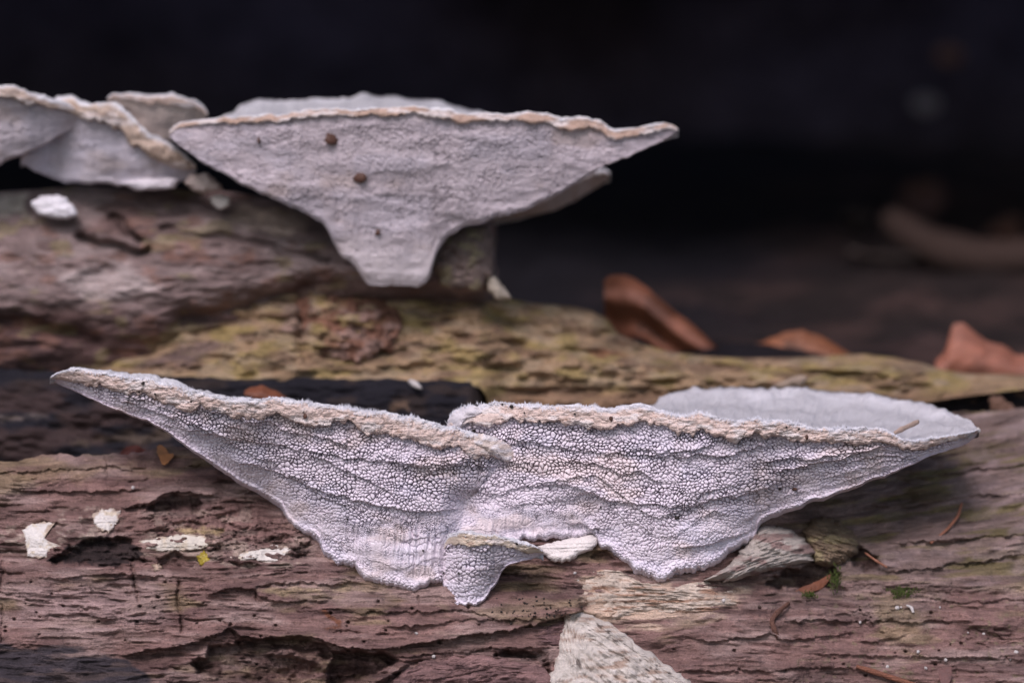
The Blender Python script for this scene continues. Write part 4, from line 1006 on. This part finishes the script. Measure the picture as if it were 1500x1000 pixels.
tube("branch", [(1300, 318, 2300), (1335, 345, 2250), (1380, 368, 2200), (1450, 380, 2150), (1560, 372, 2100), (1760, 360, 2100)], 44, M_pale, "pale out of focus branch in the dark at the right", "branch", col=(0.045, 0.028, 0.023))
def pebble(x, y, d, r, c, label, name="pale_leaf", cat="leaf"):
    a = np.linspace(0, 2 * np.pi, 13)[:-1]
    o = blob(name, [(x + r * math.cos(t) * 1.2, y + r * .8 * math.sin(t)) for t in a], lambda px, py: d + 0 * px, 12, 12, M_leaf, None, flat(c), 2, 30, 8, 1.5, int(x))
    return tag(o, label, cat, "pale leaves lost in the dark background")
pebble(1357, 152, 4300, 17, (0.33, 0.30, 0.36), "grey out of focus leaf spot, lower of two in the black background")
pebble(1390, 82, 4300, 17, (0.30, 0.16, 0.14), "reddish out of focus leaf spot, upper of two in the black background")

def lump_mesh(name, mat, sd, squash=(1, 1, 1), n=9):
    """small irregular lump of unit radius"""
    th = np.linspace(0, np.pi, 6); ph = np.arange(n) / n * 2 * np.pi
    T, Q = np.meshgrid(th, ph, indexing='ij')
    r = 1 + .3 * noise(np.cos(Q) * 2 + T, np.sin(Q) * 2 + T, sd)
    r[0] = r[0].mean(); r[-1] = r[-1].mean()
    P = np.stack([r * np.sin(T) * np.cos(Q) * squash[0], r * np.sin(T) * np.sin(Q) * squash[1], r * np.cos(T) * squash[2]], -1)
    o = grid_obj(name, P * S, mat, None, None, wrap=True)
    return o
def place_all(proto, spots, label, cat, group):
    for i, (loc, r) in enumerate(spots):
        o = proto if i == 0 else proto.copy()
        if i: scene.collection.objects.link(o)
        o.location = loc; o.scale = (r, r, r); o.rotation_euler = tuple(rng.uniform(-1, 1, 3) * (.5, .5, 3))
        tag(o, label if isinstance(label, str) else label[i], cat, group)

def on_fungus(F, x, y, lift=1.5):
    j = int(np.clip(np.searchsorted(F['x'], x), 0, len(F['x']) - 1))
    q = y - F['tp'][j]
    if q < F['mh'][j] - 2:
        i = int(np.clip(q / F['mh'][j] * (len(F['dm']) - 1), 0, len(F['dm']) - 1)); d = F['dm'][i, j]
    else:
        d = F['d'][int(np.argmin(np.abs(F['py'][:, j] - y))), j]
    return W(x, y, d - lift)
specks = [(FA, 209, 561, 2.6), (FA, 227, 577, 1.8), (FA, 204, 574, 1.5), (FA, 280, 588, 1.9), (FA, 620, 806, 1.7), (FA, 505, 740, 1.8), (FA, 509, 760, 1.8), (FA, 650, 838, 2.2), (FA, 646, 843, 1.7),
          (FB, 749, 595, 3.2), (FB, 698, 593, 2.6), (FB, 736, 592, 1.8), (FB, 768, 604, 1.6), (FB, 842, 606, 1.9), (FB, 992, 757, 4.2), (FB, 1143, 716, 2.4), (FB, 1152, 625, 1.6), (FB, 1170, 628, 1.9),
          (FB, 940, 748, 1.7), (FB, 880, 742, 1.8), (FB, 1240, 626, 1.6), (FC, 757, 796, 2.2), (FC, 672, 839, 2.4), (FB, 824, 801, 1.2), (FB, 694, 631, 3.4)]  # the big one at the right fungus's left end stands in for a dark hole
specks.sort(key=lambda q: (id(q[0]) != id(FA), id(q[0]) != id(FB), q[1]))
ORD = "first second third fourth fifth sixth seventh eighth ninth tenth eleventh twelfth thirteenth fourteenth fifteenth sixteenth seventeenth eighteenth".split()
cnt, slab = {}, []
for F_, x, y, r in specks:
    nm = "left" if F_ is FA else "right" if F_ is FB else "smallest"
    j = int(np.clip(np.searchsorted(F_['x'], x), 0, len(F_['x']) - 1))
    pl_ = "rim" if y - F_['tp'][j] < F_['mh'][j] else "pores"
    cnt[nm, pl_] = cnt.get((nm, pl_), 0) + 1
    slab.append("%s black speck from the left on the %s fungus's %s" % (ORD[cnt[nm, pl_] - 1], nm, pl_))
place_all(lump_mesh("dirt_speck", M_speck, 3, (1.2, .7, .8)), [(on_fungus(*q[:3]), q[3]) for q in specks], slab, "speck", "black specks on the front fungi")
bits = [(FA, 447, 609, 4.6, "brown crumb of bark stuck on the left fungus's rim"), (FB, 895, 613, 4.2, "square brown crumb stuck on the right fungus's rim"),
        (FB, 1182, 640, 4.4, "brown seed husk standing on the right fungus's rim edge"), (FB, 1164, 716, 6.0, "flat reddish bud scale on the right fungus's pores")]
for i, (F_, x, y, r, lb) in enumerate(bits):
    place_all(lump_mesh("bark_crumb", M_brownbit, 11 + i, (1.3 if i == 3 else .8, .4, .45 if i == 3 else .9)), [(on_fungus(F_, x, y, 2), r)], lb, "crumb", "brown crumbs on the front fungi")
wc = [(610, 927, 3.6), (635, 961, 4.2), (842, 839, 3.4), (1377, 889, 2.6), (1441, 928, 3.2), (1418, 926, 2.4), (1488, 955, 5.0), (1385, 966, 4.2), (1345, 954, 4.0), (721, 966, 2.6), (195, 714, 4.2), (847, 850, 2.4), (1260, 911, 3.4),
      (1356, 978, 4.0), (1320, 889, 2.2), (1480, 965, 3.0), (1300, 976, 4.0)]
wc.sort()
place_all(lump_mesh("white_crumb", M_white, 5, (1.1, .6, .8)), [(W(x, y, float(log_at(x, y)[0]) - 1.5), r * .8) for x, y, r in wc], ["%s whitish crumb from the left on the front log" % ORD[k] for k in range(len(wc))], "crumb", "whitish crumbs on the front log")
place_all(lump_mesh("white_bead", M_white, 8, (1, .8, 1)), [(W(1060, 879, float(log_at(1060, 879)[0]) - 18), 3.2)], "single bright white bead on the cream broken wood", "bead", None)
place_all(lump_mesh("insect_egg", M_white, 9, (1, .8, .8)), [(W(1314, 890, float(log_at(1314, 890)[0]) - 2), 4.2)], "round white egg on the log, left of the white crescent husk", "egg", None)
tube("husk", [on(1328, 886, 2), on(1335, 889, 4), on(1338, 897, 2)], 2.4, M_white, "white crescent shaped husk on the right part of the log", "husk")
frass = []
while len(frass) < 58:
    x, y = rng.normal(790, 36), rng.normal(893, 11)
    if 700 < x < 852 and y > 866 and y < 916: frass.append((W(x, y, float(log_at(x, y)[0]) - .8), rng.uniform(1.0, 2.5)))
place_all(lump_mesh("frass_pellet", M_speck, 13, (1, .7, .8), 7), frass, "tiny black pellet scattered on the log below the smallest fungus", "pellet", "black pellets on the log below the smallest fungus")

def moss(px, py, rx, ry, n, label, lift=6):
    x = px + rng.normal(0, rx * .5, n); y = py + rng.normal(0, ry * .5, n)
    d = np.array([float(dlog(a, b)) for a, b in zip(x, y)]) - lift - rng.uniform(0, 8, n)
    L_ = rng.uniform(3, 7, n); an = rng.uniform(-1.2, 1.2, n)
    dx = np.sin(an) * L_; dy = -np.cos(an) * L_
    w = .9
    v = np.stack([W(x - w, y, d), W(x + w, y, d), W(x + dx * .5, y + dy * .5, d - 2.5), W(x + dx, y + dy, d + rng.normal(-1, 2, n))], 1).reshape(-1, 3)
    q = np.arange(n)[:, None] * 4
    F = np.concatenate([q + np.array([[0, 2, 3]]), q + np.array([[2, 1, 3]]), q + np.array([[0, 1, 2]])], 0)
    o = mesh_obj("moss_tuft", v, F, M_moss, None)
    return tag(o, label, "moss", "moss tufts on the front log")
moss(1223, 850, 9, 16, 170, "small upright moss tuft at the right end of the dark hollow", 14)
moss(1320, 868, 20, 7, 220, "bright green flat moss tuft on the log at the right")
moss(1186, 872, 10, 5, 90, "little moss tuft below the reddish leaf scrap in the hollow")

place_all(lump_mesh("white_bead", M_white, 15, (1, .8, 1)), [(W(1433, 630, 58), 4.0)], "white bead hanging on the right fungus's pointed right tip", "bead", None)
place_all(lump_mesh("resin_fleck", M_white, 17, (1.6, .5, .6)), [(W(608, 563, 340), 9.0)], "blurred white fleck on the wet blackened wood", "fleck", None)

# dead leaves scattered on the dark forest floor
def litter_leaf(c, sd):
    u = np.linspace(-1, 1, 15); v = np.linspace(-1, 1, 9)
    U, V = np.meshgrid(u, v)
    wd = .42 * (1 - U ** 2) ** .8 + .02
    P = np.stack([U, V * wd, .25 * U ** 2 + .35 * (V * wd) ** 2 * 3 + .06 * fbm(U * 2, V * 2, sd, 2)], -1)
    C = np.zeros(U.shape + (3,)) + np.array(c)
    P = np.concatenate([P, P[::-1] - np.array([0, 0, .03]), P[:1]], 0) ; C = np.concatenate([C, C[::-1], C[:1]], 0)
    return grid_obj("litter_leaf", P * S, M_leaf, None, C)
lr = np.random.default_rng(21)
for kind, (c, lab) in enumerate((((0.085, 0.042, 0.03), "reddish brown fallen leaf out of focus on the dark forest floor"), ((0.075, 0.056, 0.05), "greyish fallen leaf out of focus on the dark forest floor"))):
    spots = []
    while len(spots) < 3:
        x, y = lr.uniform(380, 1350), lr.uniform(2300, 3300)
        if x > 330 + .16 * y and x < .16 * (5000 + y):
            spots.append((x, y))
    proto = litter_leaf(c, 700 + kind)
    for i, (x, y) in enumerate(spots):
        o = proto if i == 0 else proto.copy()
        if i: scene.collection.objects.link(o)
        j = int(np.argmin(np.abs(gx - x))); i2 = int(np.argmin(np.abs(gy - y)))
        r = lr.uniform(55, 130)
        o.location = (x * S, y * S, GZ + gzz[i2, j] * S + .30 * r * S)
        o.scale = (r, r, r); o.rotation_euler = (lr.uniform(-.5, .9), lr.uniform(-.4, .4), lr.uniform(0, 6.28))
        tag(o, lab, "leaf", "%s fallen leaves on the dark forest floor" % ("reddish", "greyish")[kind])

for i, (x, y, r, lb) in enumerate(((486, 204, 12, "upper dark brown crumb on the large back fungus"), (527, 260, 11, "middle dark brown crumb on the large back fungus"), (553, 340, 7, "small brown crumb low on the large back fungus's stalk"),
                                   (379, 206, 6, "tiny brown crumb near the left end of the large back fungus"))):
    place_all(lump_mesh("bark_crumb", M_brownbit, 31 + i, (1.1, .4, .8)), [(on_fungus(FD, x, y, 2), r)], lb, "crumb", "brown crumbs on the large back fungus")
blob("margin_lip", [(690, 634), (708, 634), (728, 641), (748, 652), (758, 664), (754, 674), (742, 676), (724, 668), (704, 656), (690, 648)], lambda x, y: A_rim(x) + 4, 15, 16, M_margin, fungus_left, flat((0.66, 0.56, 0.51), .15, 14, 6, 611, (0.70, 0.65, 0.66), .1), 3.5, 80, 20, 2, 611)
blob("margin_lip", [(654, 634), (656, 616), (664, 602), (680, 594), (700, 593), (716, 600), (704, 608), (686, 612), (676, 624), (668, 638)], lambda x, y: B_rim(x) - 1, 11, 16, M_felt, fungus_right, flat((0.64, 0.60, 0.63), .12, 10, 6, 613), 3, 80, 20, 2, 613)
